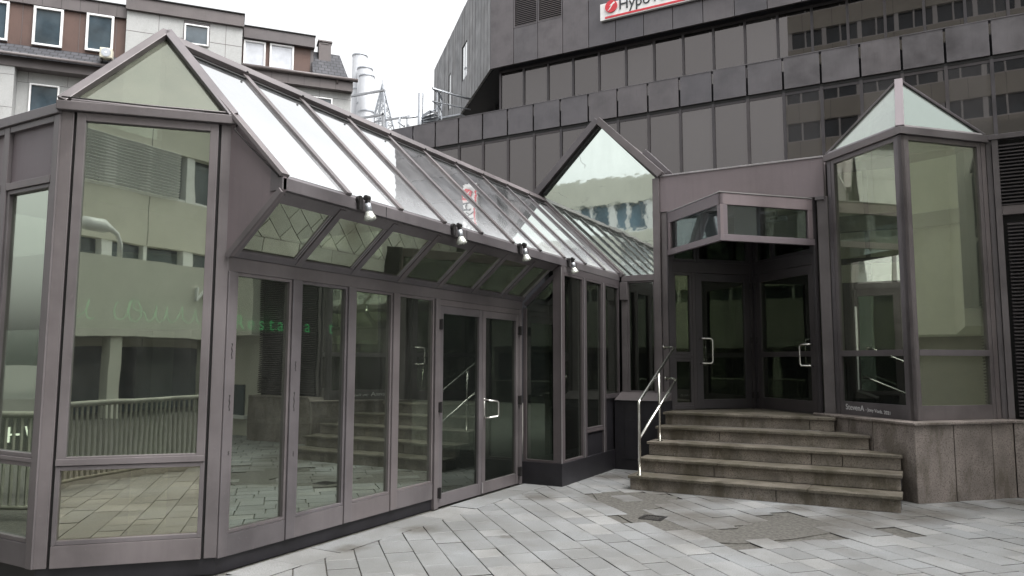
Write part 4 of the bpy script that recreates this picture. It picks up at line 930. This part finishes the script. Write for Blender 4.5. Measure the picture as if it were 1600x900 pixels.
for i in range(17): z = 7.02 + i * .097; m.prism([(3.6, -13.19, z), (3.6, -13.11, z + .05), (3.6, -13.11, z + .062), (3.6, -13.19, z + .012)], (3.95, 0, 0))
m.build('blind', 'white', OT)
m = text_mb('MIN', .62, .05, lambda c: Vector((7.9 - c.x, -11.14 + c.z, 3.5 + c.y))); m.build('sign_letters', 'white', OT)
m = MB(); m.tube([(4.35, -11.3, 4.56), (4.35, -11.3, 4.95), (4.2, -11.25, 5.2), (3.95, -11.2, 5.32), (3.75, -11.2, 5.36), (3.2, -11.2, 5.36), (3.05, -11.2, 5.3)], [.07, .07, .07, .09, .2, .2, .08], 10); m.build('lamp_arm', 'white', OT, smooth=True)
OW = thing('opposite_low_house', (-20, -18, 0), 'pale low office house mirrored in the creased gable glass', 'building')
ribbon(OW, -34, -9.7, -13.6, 2.5, 3, 'cream', win=1.5, pitch=2.9, pill=1.0, core='blue_window')
SD = thing('side_house', (8, 11, 0), 'cream side house with a recessed ground floor right of the louvre wall', 'building')
m = MB(); m.box(2.62, 10.9, 2.15, 14, 13, 12.5); m.box(6.2, 6.4, 2.15, 14, 10.9, 12.5); m.build('wall', 'cream', SD)
m = MB(); m.box(2.62, 11.4, 0, 14, 12.8, 2.15); m.box(6.7, 6.6, 0, 14, 11.4, 2.15); m.build('recessed_wall', 'brownstone', SD)
m = MB(); m.box(3.3, 11.36, .45, 4.0, 11.42, 1.1); f = m.build('window', 'winglass', SD); m = MB(); m.box(3.2, 11.30, .37, 4.1, 11.42, .45); m.build('sill', 'white', SD, f)

# railing at the edge of the square behind the viewer
RL = thing('curved_railing', (-2, -.8, 0), 'curved pale metal railing mirrored in the glass of the chamfered corner', 'railing')
ctl = [(-9.5, 2.6), (-7.7, 1.75), (-5.6, .35), (-3.9, -.45), (-2.7, -.78), (-1.4, -.95), (.2, -1.05), (2.2, -1.4), (4.2, -2.2), (6.2, -3.4)]
pts = []
for i in range(len(ctl) - 1):
    for t in range(8):
        u = t / 8; p0 = ctl[max(i - 1, 0)]; p1 = ctl[i]; p2 = ctl[i + 1]; p3 = ctl[min(i + 2, len(ctl) - 1)]
        pts.append(tuple(.5 * (2 * p1[j] + (p2[j] - p0[j]) * u + (2 * p0[j] - 5 * p1[j] + 4 * p2[j] - p3[j]) * u * u + (3 * p1[j] - p0[j] - 3 * p2[j] + p3[j]) * u ** 3) for j in (0, 1)))
m = MB(); m.tube([(x, y, 1.05) for x, y in pts], .035, 8); m.build('top_rail', 'rail_paint', RL, smooth=True)
m = MB(); m.tube([(x, y, .12) for x, y in pts], .025, 8); m.build('bottom_rail', 'rail_paint', RL, smooth=True)
m = MB(); acc = 0
for i in range(len(pts) - 1):
    a, b = Vector(pts[i]), Vector(pts[i + 1]); L = (b - a).length
    while acc < L: q = a + (b - a) * (acc / L); m.box(q.x - .012, q.y - .012, .12, q.x + .012, q.y + .012, 1.05); acc += .085
    acc -= L
m.build('balusters', 'rail_paint', RL)

SH = thing('shop_sign', (-9.3, 1.4, 0), 'low dark shop sign with glowing white letters beyond the railing, mirrored in the left pane', 'sign')
wn = Wall((-9.25, 1.35), (.47, -.883), (.883, .47))
m = MB(); wn.bar(m, -.6, .6, .45, 1.0, -.06, 0); m.build('board', 'iron', SH)
m = MB(); wn.bar(m, -.5, -.42, 0, .45, -.06, 0); wn.bar(m, .42, .5, 0, .45, -.06, 0); m.build('post', 'iron', SH)
MT['sign_light'] = m_emit('lit_sign_letters', (.95, 1, .85), .8)
m = text_mb('M/H', .26, .008, lambda c: wn.p(.3 - c.x, .66 + c.y, .012 + c.z)); m.build('letters', 'sign_light', SH)
for o in bpy.data.objects:
    if '_L' in o: del o['_L']
